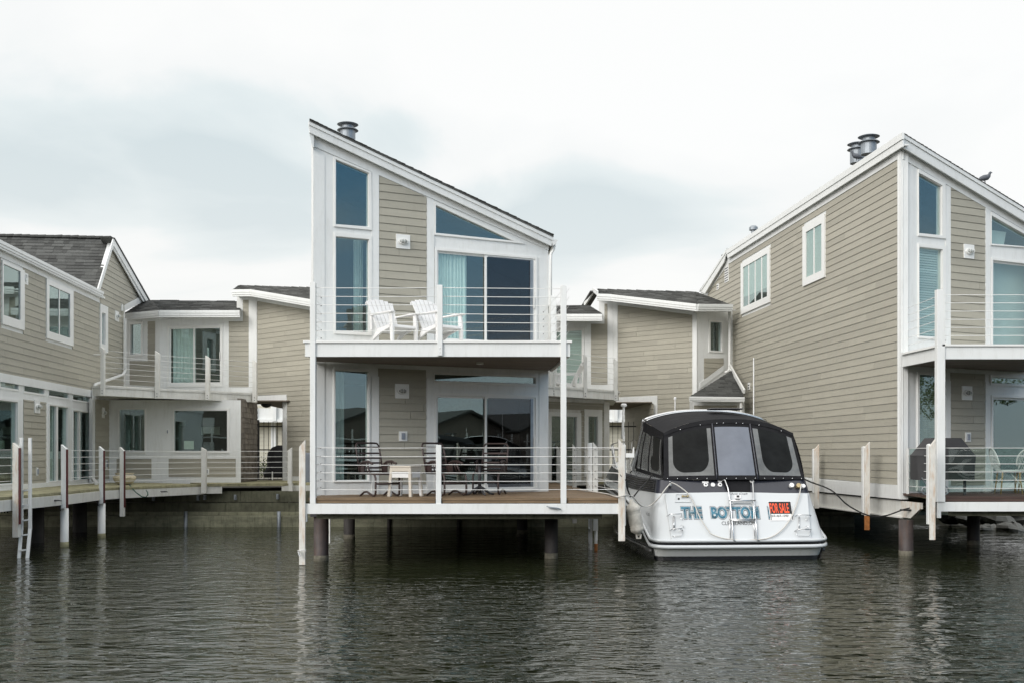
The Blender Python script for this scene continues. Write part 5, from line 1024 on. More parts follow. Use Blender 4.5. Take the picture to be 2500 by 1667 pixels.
# side railing of the brown deck
sr = thing('railing', 'white cable railing of slanted posts along the right side of the brown deck', 'railing', (1.5, D(9.5), DECK), 'cable railings')
SP = [(1358.5, 1368, 1086, 1230, 12.0), (1397.5, 1408, 1082, 1276, 10.1), (1432, 1439, 1079.5, 1262, 9.45), (1448, 1460, 1077.5, 1295, 8.75)]
pr = None
for x0, x1, yt, yb_, Y in SP:
    plank_post(x0, x1, yt, yb_, Y, sr, side=1, m='aged_white', dep=.06, chamf=.13); c = (X(x0 + 5, Y), D(Y) - .03)
    if pr: cables(sr, pr, c, [EYE + .1 - .147 * k for k in range(6)], r=.004, knots=True)
    pr = c
cables(sr, pr, (X(1512, 7.7), RY(7.75)), [EYE + .1 - .147 * k for k in range(6)], r=.0055)
t = thing('ladder', 'narrow white dock ladder on the right side of the brown deck, seen edge on', 'ladder', P(1446, 1345, 8.9))
for dy_ in (0, .42):
    b = MB(); Y = D(8.85) + dy_; b.beam((X(1443, 8.85), Y, P(0, 1080, 8.85).z), (X(1443, 8.85), Y, -.02), .05, .045); b.build('rail', 'white_paint', t)
for i in range(7): b = MB(); b.beam((X(1443, 8.85), D(8.85) + .02, .1 + .3 * i), (X(1443, 8.85), D(8.85) + .4, .1 + .3 * i), .04, .025); b.build('rung', 'white_paint', t)
t = thing('mooring_pile', 'slim white pile with brown foot under the slanted deck posts, left of the boat', 'pile', P(1455, 1345, 8.75)); b = MB(); Y = 8.8; b.tube([(X(1455, Y), D(Y), -.4), (X(1455, Y), D(Y), P(0, 1290, Y).z)], .032, 12); b.build('sleeve', 'white_metal', t, smooth=True); b = MB(); b.tube([(X(1455, Y), D(Y), -.2), (X(1455, Y), D(Y), .14)], .035, 12); b.build('waterline_stain', 'rust', t, smooth=True)
# ================================================================ CABIN CRUISER
def lerp_t(t, a):
    for (x0, y0), (x1, y1) in zip(t, t[1:]):
        if a <= x1: return y0 + (y1 - y0) * max(0, (a - x0)) / (x1 - x0)
    return t[-1][1]
BC = Vector((4.22, 19.55, 0)); BA = SD.copy(); BS = Vector((BA.y, -BA.x, 0))
def bw3(s, a, z): return BC + BS * s + BA * a + Vector((0, 0, z))
boat = thing('cabin_cruiser', 'white and navy cabin cruiser with black canvas enclosure, moored stern first', 'boat', bw3(0, 0, 0))
HR = [(0, 1.65), (1, 1.69), (3, 1.72), (5, 1.66), (7, 1.35), (8.5, .85), (9.5, .32), (10, .02)]
HW = [(0, 1.5), (.5, 1.46), (2, 1.6), (4, 1.62), (6, 1.5), (8, 1.0), (9.5, .38), (10.1, .03)]
HD = [(0, 1.45), (.6, 1.43), (2, 1.52), (4, 1.52), (6, 1.38), (8, .92), (9.5, .34), (10.2, .03)]
HL = [(0, 1.58), (2, 1.6), (4, 1.55), (6, 1.25), (8, .65), (9.2, .2), (9.8, .02)]
ZR = [(0, .33), (.25, .36), (.8, .60), (1.6, .88), (2.6, 1.08), (5, 1.22), (10, 1.42)]
ZW = [(0, 1.22), (2, 1.24), (5, 1.36), (10, 1.58)]
ZD = [(0, 1.47), (2, 1.50), (5, 1.62), (10, 1.82)]
PER = [(0, 0), (.3, 0), (.6, .005), (.82, .015), (.9, .04), (.95, .08), (.98, .13), (1, .22), (1, .4), (1, .7), (1, 1.1), (1, 1.6), (1, 2.2), (1, 3), (1, 4), (1, 5), (1, 6), (1, 7), (1, 8), (1, 9), (1, 9.6), (1, 10)]
def ring(tabH, tabZ, lean, dz=0, dh=0, k0=0):
    o = []
    for sf, a in PER[k0:]:
        ae = a + lean * max(0, 1 - a / 1.6); o.append((sf * (lerp_t(tabH, a) + dh), ae, lerp_t(tabZ, a) + dz))
    return o
def skin(b, r0, r1, n=1, bulge=0):
    for sg in (-1, 1):
        for j in range(n):
            for k in range(len(r0) - 1):
                def at(k_, t): p, q = r0[k_], r1[k_]; return bw3(sg * (p[0] + (q[0] - p[0]) * t + bulge * math.sin(math.pi * t)), p[1] + (q[1] - p[1]) * t, p[2] + (q[2] - p[2]) * t)
                f = [at(k, j / n), at(k + 1, j / n), at(k + 1, (j + 1) / n), at(k, (j + 1) / n)]; b.face(f if sg > 0 else f[::-1])
rR = ring(HR, ZR, 0); rW = ring(HW, ZW, .42); rD = ring(HD, ZD, .55); rL = ring(HL, [(0, .04), (10, .1)], .14); rL2 = ring(HL, [(0, .2), (10, .3)], .10, dh=.02); rB = ring(HL, [(0, -.45), (10, -.3)], .14, dh=-.3)
b = MB(); skin(b, ring(HR, ZR, .02, dz=.03, dh=-.03), rW, 4, .0); b.build('topsides', 'gelcoat', boat, smooth=True)
b = MB(); skin(b, rW, rD, 2); b.build('navy_band', 'navy', boat, smooth=True)
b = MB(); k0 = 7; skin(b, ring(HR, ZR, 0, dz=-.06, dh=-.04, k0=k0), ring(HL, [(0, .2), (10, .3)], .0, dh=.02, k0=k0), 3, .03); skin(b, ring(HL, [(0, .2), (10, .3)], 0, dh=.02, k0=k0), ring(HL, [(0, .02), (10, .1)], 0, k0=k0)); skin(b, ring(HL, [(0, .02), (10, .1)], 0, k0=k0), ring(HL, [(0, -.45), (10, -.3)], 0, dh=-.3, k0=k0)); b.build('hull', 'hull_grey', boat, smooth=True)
PERs = PER[:]; PER = PER[:9]
b = MB(); skin(b, ring(HR, ZR, .02, dz=-.09, dh=-.05), ring(HL, [(0, .06), (1, .06)], .16), 2); b.build('lower_transom', 'white_paint', boat, smooth=True)
b = MB(); skin(b, ring(HL, [(0, .07), (1, .07)], .15, dh=.003), ring(HL, [(0, -.4), (1, -.4)], .16, dh=-.02)); b.build('boot_stripe', 'black_gloss', boat)
PER = PERs
def tube_ring(b, r, rad, dz=0, n=6, k1=None):
    pts = [bw3(-s, a, z + dz) for s, a, z in reversed(r[1:k1])] + [bw3(s, a, z + dz) for s, a, z in r[:k1]]
    b.tube(pts, rad, n)
b = MB(); tube_ring(b, ring(HR, ZR, 0, dz=.035), .032); b.build('rub_rail', 'gelcoat', boat, smooth=True); b = MB(); tube_ring(b, ring(HR, ZR, 0, dz=-.075), .04); b.build('rub_rail', 'gelcoat', boat, smooth=True)
b = MB(); tube_ring(b, ring(HR, ZR, 0, dh=.012), .018); b.build('rub_rail_insert', 'black_gloss', boat, smooth=True)
b = MB(); tube_ring(b, ring(HL, [(0, .2), (10, .3)], 0, dh=.05, k0=7)[:-2], .03) if False else None
for sg in (-1, 1):
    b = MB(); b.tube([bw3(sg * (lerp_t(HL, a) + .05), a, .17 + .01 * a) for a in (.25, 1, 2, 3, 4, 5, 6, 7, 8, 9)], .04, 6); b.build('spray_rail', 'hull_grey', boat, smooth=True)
# deck and cabin top
b = MB(); A = [.6, 1.5, 2.5, 3.5, 4.5, 5.5, 6.5, 7.5, 8.5, 9.3, 10]
for a0, a1 in zip(A, A[1:]):
    for s0, s1 in zip((-1, -.6, 0, .6), (-.6, 0, .6, 1)):
        def dk_(s, a): return bw3(s * lerp_t(HD, a), a, lerp_t(ZD, a) + .05 * (1 - s * s))
        b.face([dk_(s0, a0), dk_(s1, a0), dk_(s1, a1), dk_(s0, a1)])
b.build('foredeck', 'gelcoat', boat, smooth=True)
b = MB()
def cb(a, s, t): h = lerp_t([(4, .28), (6, .3), (8.4, .05)], a); wd = lerp_t([(4, 1.15), (6, .95), (8.4, .35)], a); return bw3(s * wd * (1 - .15 * t), a, lerp_t(ZD, a) + h * t)
b.surf(lambda u, v: cb(4 + 4.4 * v, *((-1 + 0 * u, 0) if u < .1 else (-1 + 2 * (u - .15) / .7, 1) if u < .9 else (1, 0))), 8, 8); b.build('cabin_top', 'gelcoat', boat, smooth=False)
# canvas enclosure
ZC = 2.62
def aft(p, q, o=0):
    zt_ = 2.63 - .27 * abs(p) ** 2.4; hb = 1.36 + (1.27 - 1.36) * q; a = .56 + .42 * q - .10 * (1 - p * p) * (1 - q * .5)
    return bw3(.03 + p * hb, a - o, 1.475 + q * (zt_ - 1.475))
b = MB(); b.surf(lambda u, v: aft(-1 + 2 * u, v), 30, 6); b.build('canvas_aft', 'canvas', boat, smooth=True)
def roofp(u, v):
    p = -1 + 2 * u; pp = math.copysign(abs(p) ** .8, p)
    zt_ = (2.63 - .27 * abs(p) ** 2.4) * (1 - v) + (2.84 - .20 * abs(p) ** 2.6) * v + .05 * math.sin(math.pi * v) * (1 - abs(p)); hb = 1.27 * (1 - v) + 1.3 * v; a = .98 + 1.75 * v + (0 if v > .99 else 0)
    return bw3(.03 + p * hb, a, zt_)
b = MB(); b.surf(lambda u, v: roofp(u, v), 30, 10); 
for sg in (-1, 1):   # skirt that hangs down at the sides
    b.surf(lambda u, v: roofp(0 if sg < 0 else 1, u) - Vector((0, 0, .13 * v + .09 * v * math.sin(math.pi * u))) + BS * sg * .012, 8, 2)
b.surf(lambda u, v: aft(-1 + 2 * u, 1 - .075 * v, .012 + .004 * math.sin(v * 3)), 30, 2)
b.build('canvas_top', 'canvas', boat, smooth=True)
b = MB(); b.tube([roofp(k / 24, 1) + Vector((0, 0, .02)) for k in range(25)], .032, 8)
for sg in (0, 1):
    e = bw3((-1.21 if sg == 0 else 1.27), 4.15, 1.62); t_ = roofp(sg, 1) + Vector((0, 0, .02)); b.tube([t_, t_.lerp(e, .08) + BS * (0), t_.lerp(e, .5), e], .032, 8)
b.build('arch_frame', 'chrome', boat, smooth=True)
b = MB(); b.tube([roofp(k / 24, .93) + Vector((0, 0, .012)) for k in range(25)], .014, 6)
for sg in (0, 1): t_ = roofp(sg, .95); e = bw3((-1.23 if sg == 0 else 1.29), 3.95, 1.6); b.tube([t_, e], .016, 6)
b.build('arch_rail', 'chrome', boat, smooth=True)
# side curtains
def side(sg, u, v, o=0):
    bot = bw3(sg * (1.36 + (1.22 - 1.36) * u) + .03, .56 + (3.95 - .56) * u, 1.475 + (1.58 - 1.475) * u); tp = bw3(sg * (1.27 + (1.28 - 1.27) * u) + .03, .98 + 1.7 * u, 2.36 + (2.60 - 2.36) * u)
    return bot.lerp(tp, v) + BS * sg * (o + .03 * math.sin(math.pi * v))
for sg in (-1, 1):
    b = MB(); b.surf(lambda u, v: side(sg, u, v), 10, 6); b.build('canvas_side', 'canvas', boat, smooth=True)
def se(cx, cy, rx, ry, n=3.2, m=40):
    o = []
    for k in range(m):
        a = 2 * math.pi * k / m; c, s_ = math.cos(a), math.sin(a); o.append((cx + rx * math.copysign(abs(c) ** (2 / n), c), cy + ry * math.copysign(abs(s_) ** (2 / n), s_)))
    return o
def patch(fn, poly, m, name, o, parent=boat):
    cx = sum(p[0] for p in poly) / len(poly); cy = sum(p[1] for p in poly) / len(poly); b = MB(); n = len(poly); R_ = [0.001, .35, .7, 1]
    for r0, r1 in zip(R_, R_[1:]):
        for k in range(n):
            p, q = poly[k], poly[(k + 1) % n]; g = lambda w_, r: fn(cx + (w_[0] - cx) * r, cy + (w_[1] - cy) * r, o); b.face([g(p, r0), g(q, r0), g(q, r1), g(p, r1)])
    return b.build(name, m, parent, smooth=True)
def rquad(x0, x1, y0, y1, m=8): 
    o = []
    for (ax, ay), (bx, by) in (((x0, y0), (x1, y0)), ((x1, y0), (x1, y1)), ((x1, y1), (x0, y1)), ((x0, y1), (x0, y0))): o += [(ax + (bx - ax) * k / m, ay + (by - ay) * k / m) for k in range(m)]
    return o
def ushape(x0, x1, y0, y1, r=.45, m=12):   # square top corners, round bottom corners
    rx = (x1 - x0) * r; ry = (y1 - y0) * r; o = [(x1, y1)] + [(x1 + (x0 - x1) * k / 6, y1) for k in range(1, 7)] + [(x0, y1 + (y0 + ry - y1) * k / 6) for k in range(1, 7)]
    o += [(x0 + rx - rx * math.cos(t * math.pi / 2 / m), y0 + ry - ry * math.sin(t * math.pi / 2 / m)) for t in range(m + 1)]; o += [(x1 - rx + rx * math.sin(t * math.pi / 2 / m), y0 + ry - ry * math.cos(t * math.pi / 2 / m)) for t in range(m + 1)]
    return o
for x0, x1, i0, i1 in ((-.93, -.30, -.87, -.36), (.34, .95, .42, .87)):
    w_ = patch(aft, rquad(x0, x1, .07, .86), 'clear_vinyl', 'vinyl_window', .006); patch(aft, ushape(i0, i1, .13, .862, .32), 'smoked_vinyl', 'shade_panel', .010, w_)
patch(aft, rquad(-.24, .28, .07, .87), 'mid_vinyl', 'vinyl_window', .006)
for x0 in (-.27, .31):
    b = MB(); b.tube([aft(x0 + .0, k / 8 * .93, .012) for k in range(9)], .014, 6); b.build('zipper_seam', 'navy', boat, smooth=True)
for sg in (-1, 1):
    fn = lambda u, v, o: side(sg, u, v, o)
    w_ = patch(fn, rquad(.05, .48, .08, .84), 'clear_vinyl', 'side_window', .006); patch(fn, ushape(.1, .42, .14, .845, .28), 'smoked_vinyl', 'shade_panel', .010, w_)
    patch(fn, rquad(.53, .78, .08, .84), 'clear_vinyl', 'side_window', .006); patch(fn, rquad(.83, .95, .08, .84), 'clear_vinyl', 'side_window', .006)
# windscreen
for sg in (-1, 1):
    b = MB(); p = [bw3(sg * 1.2, 4.2, 1.62), bw3(sg * .3, 4.9, 1.75), bw3(sg * .3, 3.5, 2.5), bw3(sg * 1.24, 2.9, 2.55)]; b.face(p); b.build('windscreen', 'smoked_vinyl', boat, solid=.01)
b = MB(); b.face([bw3(-.3, 4.9, 1.75), bw3(.3, 4.9, 1.75), bw3(.3, 3.5, 2.5), bw3(-.3, 3.5, 2.5)]); b.build('windscreen', 'smoked_vinyl', boat, solid=.01)
b = MB(); b.face([bw3(-1.28, 2.7, 2.6), bw3(1.33, 2.7, 2.6), bw3(.9, 3.4, 2.66), bw3(-.9, 3.4, 2.66)]); b.build('canvas_front', 'canvas', boat, solid=.01)
b = MB()
for k in range(15):
    p = aft(-.95 + 1.9 * k / 14, .02, .01); b.blob(p, .012, .008, .012, 6, 4)
for k in (-.75, -.45, -.2, -.1, .1, .2, .45, .8): b.blob(aft(k, .93, .02), .012, .008, .012, 6, 4)
b.build('snaps', 'chrome', boat, smooth=True)
for sg in (-1, 1):
    for j in range(6):
        b = MB(); a0, a1 = .75, (3.2 if sg < 0 else 1.5); z = 1.245 + j * .04
        b.tube([bw3(sg * (lerp_t(HW, a) * (1 - (z - 1.23) / .25) + lerp_t(HD, a) * (z - 1.23) / .25 + .006), a, z + (lerp_t(ZW, a) - 1.22)) for a in [a0 + (a1 - a0) * k / 8 for k in range(9)]], .012, 6); b.build('louvre', 'black_gloss', boat, smooth=True)
# ---- transom fittings
p0, p1, p2 = bw3(0, .02, .36), bw3(1, .02, .36), bw3(0, .42, 1.22); FT = Frame(p0 - BA * .004, p1 - p0, p2 - p0); 
b4 = lambda *p: FT.c('B4', *p); e1 = lambda *p: FT.c('E1', *p)
FB = Frame(bw3(0, .42, 1.22) - BA * .005, BS, bw3(0, .55, 1.47) - bw3(0, .42, 1.22)); fb = lambda k, *p: FB.c(k, *p)
b = MB(); b.prism(FT, FT.c('A6', (680, 832), (1340, 822), (1985, 838), (2020, 1270), (745, 1270)), -.02, .014); b.build('transom_panel', 'gelcoat', boat, bevel=.01)
TT = .0155
for wd, (x0, x1) in (('THE', (130, 500)), ('BOTTOM', (600, 1415)), ('LINE', (1512, 1948))):
    (u0, v1), (u1, v0) = b4((x0, 620), (x1, 835)); uc, vc, ww, hh = (u0 + u1) / 2, (v0 + v1) / 2, u1 - u0, v1 - v0
    text(wd, FT, uc, vc, ww, hh, 'ink', boat, 'boat_name', t=TT + .0010, off=.11); text(wd, FT, uc, vc, ww * .982, hh * .93, 'sign_white', boat, 'boat_name', t=TT + .0020, off=.066); text(wd, FT, uc, vc, ww * .97, hh * .88, 'teal_letter', boat, 'boat_name', t=TT + .0030, off=.045)
(u0, v1), (u1, v0) = b4((790, 866), (1358, 930)); text('CLEVELAND,OH.', FT, (u0 + u1) / 2, (v0 + v1) / 2, u1 - u0, v1 - v0, 'black_ink', boat, 'home_port', t=TT + .001, off=.004)
(u0, v1), (u1, v0) = b4((905, 408), (1212, 440)); text('Chris Craft', FT, (u0 + u1) / 2, (v0 + v1) / 2, u1 - u0, v1 - v0, 'black_ink', boat, 'maker_script', t=TT + .001, shear=.4)
sf_ = Frame(bw3(-1.53, .75, .86), BA * -1 + BS * .02, Vector((0, 0, 1)) + BS * .13); text('Chris Craft', Frame(bw3(-1.60, .8, .83), BA * -1, (0, 0, 1)).off(0), 0, 0, .5, .07, 'black_ink', boat, 'maker_script', t=.0, shear=.4)
fsn = thing('sign', 'small orange and black FOR SALE sign with handwritten phone number on the boat stern', 'sign', FT.to3(*b4((1710, 700))[0]))
SG = b4((1536, 553), (1886, 553), (1886, 845), (1536, 845)); su0_, su1_, sv0, sv1 = SG[0][0], SG[1][0], SG[3][1], SG[0][1]; vm_ = b4((1700, 747))[0][1]
b = MB(); b.prism(FT, rect(su0_ - .012, su1_ + .012, sv0 - .012, sv1 + .012), TT + .004, TT + .007); b.build('panel', 'sign_white', fsn); b = MB(); b.prism(FT, rect(su0_, su1_, vm_, sv1), TT + .008, TT + .0095); b.prism(FT, rect(su0_, su0_ + .012, sv0, vm_ - .001), TT + .008, TT + .0095); b.prism(FT, rect(su1_ - .012, su1_, sv0, vm_ - .001), TT + .008, TT + .0095); b.build('black_field', 'black_ink', fsn)
(u0, v1), (u1, v0) = b4((1548, 578), (1872, 735)); text('FOR SALE', FT, (u0 + u1) / 2, (v0 + v1) / 2, u1 - u0, v1 - v0, 'orange_ink', fsn, 'lettering', t=TT + .011, off=.02)
(u0, v1), (u1, v0) = b4((1562, 762), (1858, 798)); text('269-469-1090', FT, (u0 + u1) / 2, (v0 + v1) / 2, u1 - u0, v1 - v0, 'black_ink', fsn, 'phone_number', t=TT + .0115, shear=.3)
# swim ladder
def ftp(k, x, y, o): return FT.to3(*FT.c(k, (x, y))[0], o)
ldr = []
b = MB()
b.tube([FB.to3(*fb('B4', (765, 212))[0], .02), FB.to3(*fb('B4', (830, 235))[0], .09), ftp('B4', 880, 370, .09), ftp('B4', 915, 545, .07), ftp('B4', 950, 900, .07), ftp('B4', 975, 1180, .06), ftp('B4', 1005, 1188, .05)], .013, 8)
b.tube([FB.to3(*fb('B4', (1275, 218))[0], .02), FB.to3(*fb('B4', (1272, 260))[0], .08), ftp('B4', 1290, 545, .07), ftp('B4', 1325, 900, .07), ftp('B4', 1352, 1180, .06), ftp('B4', 1385, 1188, .05)], .013, 8)
b.tube([ftp('B4', 930, 1180, .02), ftp('B4', 922, 900, .03), ftp('B4', 918, 640, .04), ftp('B4', 940, 596, .05), ftp('B4', 985, 585, .05), ftp('B4', 1240, 585, .05), ftp('B4', 1280, 600, .05), ftp('B4', 1296, 650, .04), ftp('B4', 1305, 900, .03), ftp('B4', 1322, 1180, .02)], .009, 8)
sl = b.build('swim_ladder', 'chrome', boat, smooth=True)
for y, x0, x1 in ((552, 892, 1316), (852, 905, 1318), (872, 925, 1318)): b = MB(); b.tube([ftp('B4', x0, y, .075), ftp('B4', x1, y, .075)], .014 if y < 860 else .009, 8); b.build('rung', 'chrome', sl, smooth=True)
for x, y in ((765, 212), (1275, 218)): b = MB(); uv = fb('B4', (x, y))[0]; b.prism(FB, [(uv[0] + .045 * math.cos(t), uv[1] + .045 * math.sin(t)) for t in [k * .393 for k in range(16)]], 0, .02); b.build('ladder_flange', 'sign_white', sl)
for x, y, r, kk in ((540, 278, .042, 1), (655, 278, .042, 0), (768, 278, .042, 1), (1905, 295, .045, 0), (2015, 300, .045, 2), (2090, 308, .04, 0)):
    uv = fb('B4', (x, y))[0]; b = MB(); b.prism(FB, [(uv[0] + r * math.cos(t), uv[1] + r * math.sin(t)) for t in [k * .393 for k in range(16)]], -.01, .018 if x < 1000 else .05); f = b.build('deck_fitting', 'brass' if kk == 2 else 'sign_white', boat, bevel=.004)
    if kk == 1: b = MB(); b.prism(FB, [(uv[0] + r * .35 * math.cos(t), uv[1] + r * .35 * math.sin(t)) for t in [k * .6 for k in range(10)]], .019, .022); b.build('keyhole', 'black_ink', f)
uv = fb('B4', (535, 237))[0]; b = MB(); b.prism(FB, rect(uv[0] - .06, uv[0] + .06, uv[1] - .02, uv[1] + .02), 0, .008); b.build('nameplate', 'sign_white', boat)
b = MB(); b.prism(FB, fb('B4', (790, 180), (1255, 180), (1250, 380), (1215, 398), (900, 398), (870, 360)), .0, .012); b.build('door_flap', 'canvas', boat)
r_ = b4((48, 425), (302, 425), (302, 562), (48, 562)); b = MB(); b.prism(FT, r_, TT, TT + .012, holes=[grow(r_, -.02)]); f = b.build('shower_recess', 'gelcoat', boat, bevel=.003)
b = MB(); b.tube([ftp('B4', 165, 475, .05), ftp('B4', 245, 475, .05)], .012, 6)
for x in (165, 245): b.blob(ftp('B4', x, 475, .05), .022, .022, .022, 8, 6)
b.build('tap', 'brass', f, smooth=True); b = MB(); q_ = b4((92, 490), (122, 490), (122, 520), (92, 520)); b.prism(FT, q_, TT, TT + .006); b.build('button', 'black_ink', f)
q_ = b4((1002, 452), (1098, 452), (1098, 500), (1002, 500)); b = MB(); b.prism(FT, q_, TT, TT + .012); f = b.build('latch', 'sign_white', boat); b = MB(); b.prism(FT, b4((1028, 456), (1070, 456), (1070, 486), (1028, 486)), TT + .013, TT + .02); b.prism(FT, b4((1015, 512), (1082, 512), (1082, 524), (1015, 524)), TT, TT + .01); b.build('latch_slot', 'black_ink', f)
def hanger(x0, y0, flip):
    """folding fender basket: two hoops, a stem and a hook"""
    g = lambda x, y, o=.06: ftp('E1' if not flip else 'B4', x, y, o)
    b = MB()
    if not flip:
        b.tube([g(910, 712, .02), g(945, 712, .12), g(1150, 706, .12), g(1168, 706, .02)], .008, 6); b.tube([g(1018, 712, .04), g(1028, 955, .04)], .009, 6); b.tube([g(1036, 712, .04), g(1044, 955, .04)], .006, 6); b.tube([g(955, 965, .02), g(995, 968, .12), g(1150, 962, .12), g(1175, 960, .02)], .008, 6)
        b.tube([g(1175, 960, .05), g(1176, 1040, .05), g(1150, 1065, .05), g(990, 1072, .05)], .005, 5); b.tube([g(1140, 965, .06), g(1138, 900, .06), g(1160, 878, .06), g(1185, 890, .06), g(1200, 935, .06)], .005, 5); b.tube([g(1140, 712, .06), g(1146, 770, .06), g(1170, 790, .06), g(1192, 760, .06)], .005, 5)
    else:
        b.tube([g(1960, 785, .02), g(1985, 790, .12), g(2190, 800, .12), g(2208, 792, .02)], .008, 6); b.tube([g(2022, 795, .04), g(2018, 1010, .04)], .009, 6); b.tube([g(1955, 1020, .02), g(1990, 1022, .12), g(2190, 1024, .12), g(2210, 1020, .02)], .008, 6)
        b.tube([g(1975, 1022, .05), g(1975, 1080, .05), g(2000, 1108, .05), g(2170, 1110, .05), g(2192, 1085, .05), g(2194, 1024, .05)], .005, 5); b.tube([g(2125, 1015, .06), g(2125, 960, .06), g(2142, 942, .06), g(2160, 960, .06), g(2160, 1015, .06)], .005, 5); b.tube([g(2125, 800, .06), g(2125, 850, .06), g(2142, 868, .06), g(2160, 850, .06), g(2160, 800, .06)], .005, 5)
    b.build('fender_rack', 'chrome', boat, smooth=True)
hanger(0, 0, False); hanger(0, 0, True)
b = MB(); uv = fb('E1', (965, 165))[0]; c_ = FB.to3(*uv, .03); b.lathe([(.03, -.03), (.03, 0), (.012, .01), (.012, .05), (.022, .06)], c_, 10); b.build('stern_cleat', 'chrome', boat, smooth=True)
# antennas, rails, light
for x, y0, y1, Y in ((1648, 975, 1010, 23.5), (1840, 873, 1012, 22.6)):
    b = MB(); b.tube([PR(x, y1, Y), PR(x, y0, Y)], .012, 6); 
    if y0 > 900: b.lathe([(.025, 0), (.03, .02), (.03, .05), (.01, .06)], PR(x, y0, Y), 8)
    b.build('antenna', 'sign_white', boat)
b = MB(); b.tube([PR(1519, 1070, 27), PR(1523, 992, 27)], .03, 8); l_ = b.build('light_mast', 'white_metal', boat, smooth=True); b = MB(); b.lathe([(.03, 0), (.075, .02), (.08, .06), (.05, .09)], PR(1523, 993, 27), 12); b.build('lamp', 'sign_white', l_, smooth=True)
for sg in (-1, 1):
    A = [4.6, 5.5, 6.5, 7.5, 8.5, 9.3, 9.9]; pts = [bw3(sg * (lerp_t(HD, a) + .02) * (1 if a < 9.8 else .6), a, lerp_t(ZD, a) + (.5 if a > 4.7 else .05)) for a in A]
    b = MB(); b.tube(pts + [bw3(0, 10.35, 2.36)], .014, 6)
    for p, a in zip(pts[1:], A[1:]): b.tube([p, bw3(sg * lerp_t(HD, a) * .97, a, lerp_t(ZD, a))], .011, 6)
    b.build('bow_rail', 'chrome', boat, smooth=True)
b = MB(); b.prism(HZ(2.6), [(bw3(-.15, 1.6, 0).x, bw3(0, 1.6, 0).y), (bw3(.5, 1.6, 0).x, bw3(0, 1.6, 0).y), (bw3(.5, 1.9, 0).x, bw3(0, 1.9, 0).y), (bw3(-.15, 1.9, 0).x, bw3(0, 1.9, 0).y)], .235, .27); b.build('hatch', 'black_gloss', boat, bevel=.02)
# ropes and fender
def rope(pts, r, m, name, label, cat='rope', group=None, n=6, smooth_n=6):
    out_ = []
    pts = [Vector(p) for p in pts]
    for i in range(len(pts) - 1):
        p0 = pts[max(i - 1, 0)]; p1 = pts[i]; p2 = pts[i + 1]; p3 = pts[min(i + 2, len(pts) - 1)]
        for k in range(smooth_n):
            t = k / smooth_n; out_.append(.5 * ((2 * p1) + (p2 - p0) * t + (2 * p0 - 5 * p1 + 4 * p2 - p3) * t * t + (3 * p1 - p0 - 3 * p2 + p3) * t ** 3))
    out_.append(pts[-1]); return tag(MB().tube(out_, r, n).build(name, m, None, smooth=True, loc=tuple(pts[0])), label, cat, group)
rope([ftp('E1', 965, 165, .12), ftp('E1', 1080, 205, .10), ftp('E1', 1260, 330, .07), ftp('E1', 1370, 500, .06), ftp('E1', 1480, 760, .06), ftp('E1', 1620, 970, .06), ftp('B4', 620, 1080, .06), ftp('B4', 800, 1145, .06), ftp('B4', 1000, 1160, .035), ftp('B4', 1250, 1165, .035), ftp('B4', 1480, 1155, .06), ftp('B4', 1650, 1085, .06), ftp('B4', 1790, 960, .06), ftp('B4', 1890, 810, .06), ftp('B4', 1960, 650, .06), ftp('B4', 2010, 480, .08), FB.to3(*fb('B4', (2050, 290))[0], .07)], .011, 'rope_white', 'rope', 'cream rope drooping in a deep curve across the boat stern')
rope([FB.to3(*fb('E1', (960, 165))[0], .07), ftp('E1', 860, 280, .10), ftp('E1', 760, 420, .12), PR(1592, 1230, 19.8), PR(1575, 1236, 19.7), PR(1560, 1229, 19.5), PR(1545, 1212, 19.2), PR(1530, 1208, 18.8), PR(1505, 1211, 18.75), PR(1480, 1204, 20.5), PR(1430, 1197, 22), PR(1400, 1193, 23)], .012, 'rope_white', 'rope', 'cream rope from the stern cleat past the white fender onto the brown deck')
rope([bw3(-1.38, 1.35, 1.56), bw3(-1.6, .9, 1.4), PR(1562, 1192, 19.5), PR(1548, 1210, 19.1)], .014, 'rope_black', 'rope', 'short black rope from the boat side down to the white fender', group=None)
rope([PR(1509, 1150, 18.75), PR(1518, 1163, 18.74), PR(1528, 1173, 18.8), PR(1533, 1195, 18.9), PR(1539, 1212, 19.0)], .014, 'rope_black', 'rope', 'black rope tied round the rusty end post above the white fender')
rope([bw3(1.42, .8, 1.5), bw3(1.62, .9, 1.42), PR(2030, 1196, 20.3), PR(2070, 1232, 20.3), PR(2120, 1257, 20.4), PR(2160, 1258, 20.6), PR(2205, 1243, 20.8), PR(2230, 1237, 20.9)], .014, 'rope_black', 'rope', 'black mooring rope from the boat sagging to the cleat on the right house')
fd = thing('fender', 'scuffed white boat fender hanging beside the rusty post at the end of the brown deck', 'fender', PR(1550, 1270, 19.1))
c0_, c1_ = PR(1541, 1218, 19.1), PR(1559, 1306, 19.15); ax = (c1_ - c0_); L_ = ax.length; ax.normalize(); r = .125
prof = [(0, .03), (.04, .04), (.07, .055), (.12, .10), (.16, r), (.22, r), (.235, r * .95), (.25, r * 1.02), (.265, r * .95), (.28, r * 1.01), (.3, r), (.48, r), (.5, r * .94), (.515, r), (.53, r * .94), (.55, r), (.6, r * .97), (.65, .07), (.68, .035), (.70, .03)]
b = MB(); b.tube([c0_ + ax * (t / .70 * L_) for t, _ in prof], [q for _, q in prof], 24); b.build('body', 'fender', fd, smooth=True); b = MB(); b.tube([c1_ + Vector((-.04, -.01, .03)), c1_ + Vector((-.03, -.01, -.05)), c1_ + Vector((.03, -.01, -.05)), c1_ + Vector((.04, -.01, .03))], .02, 6); b.build('eyelet', 'fender', fd)
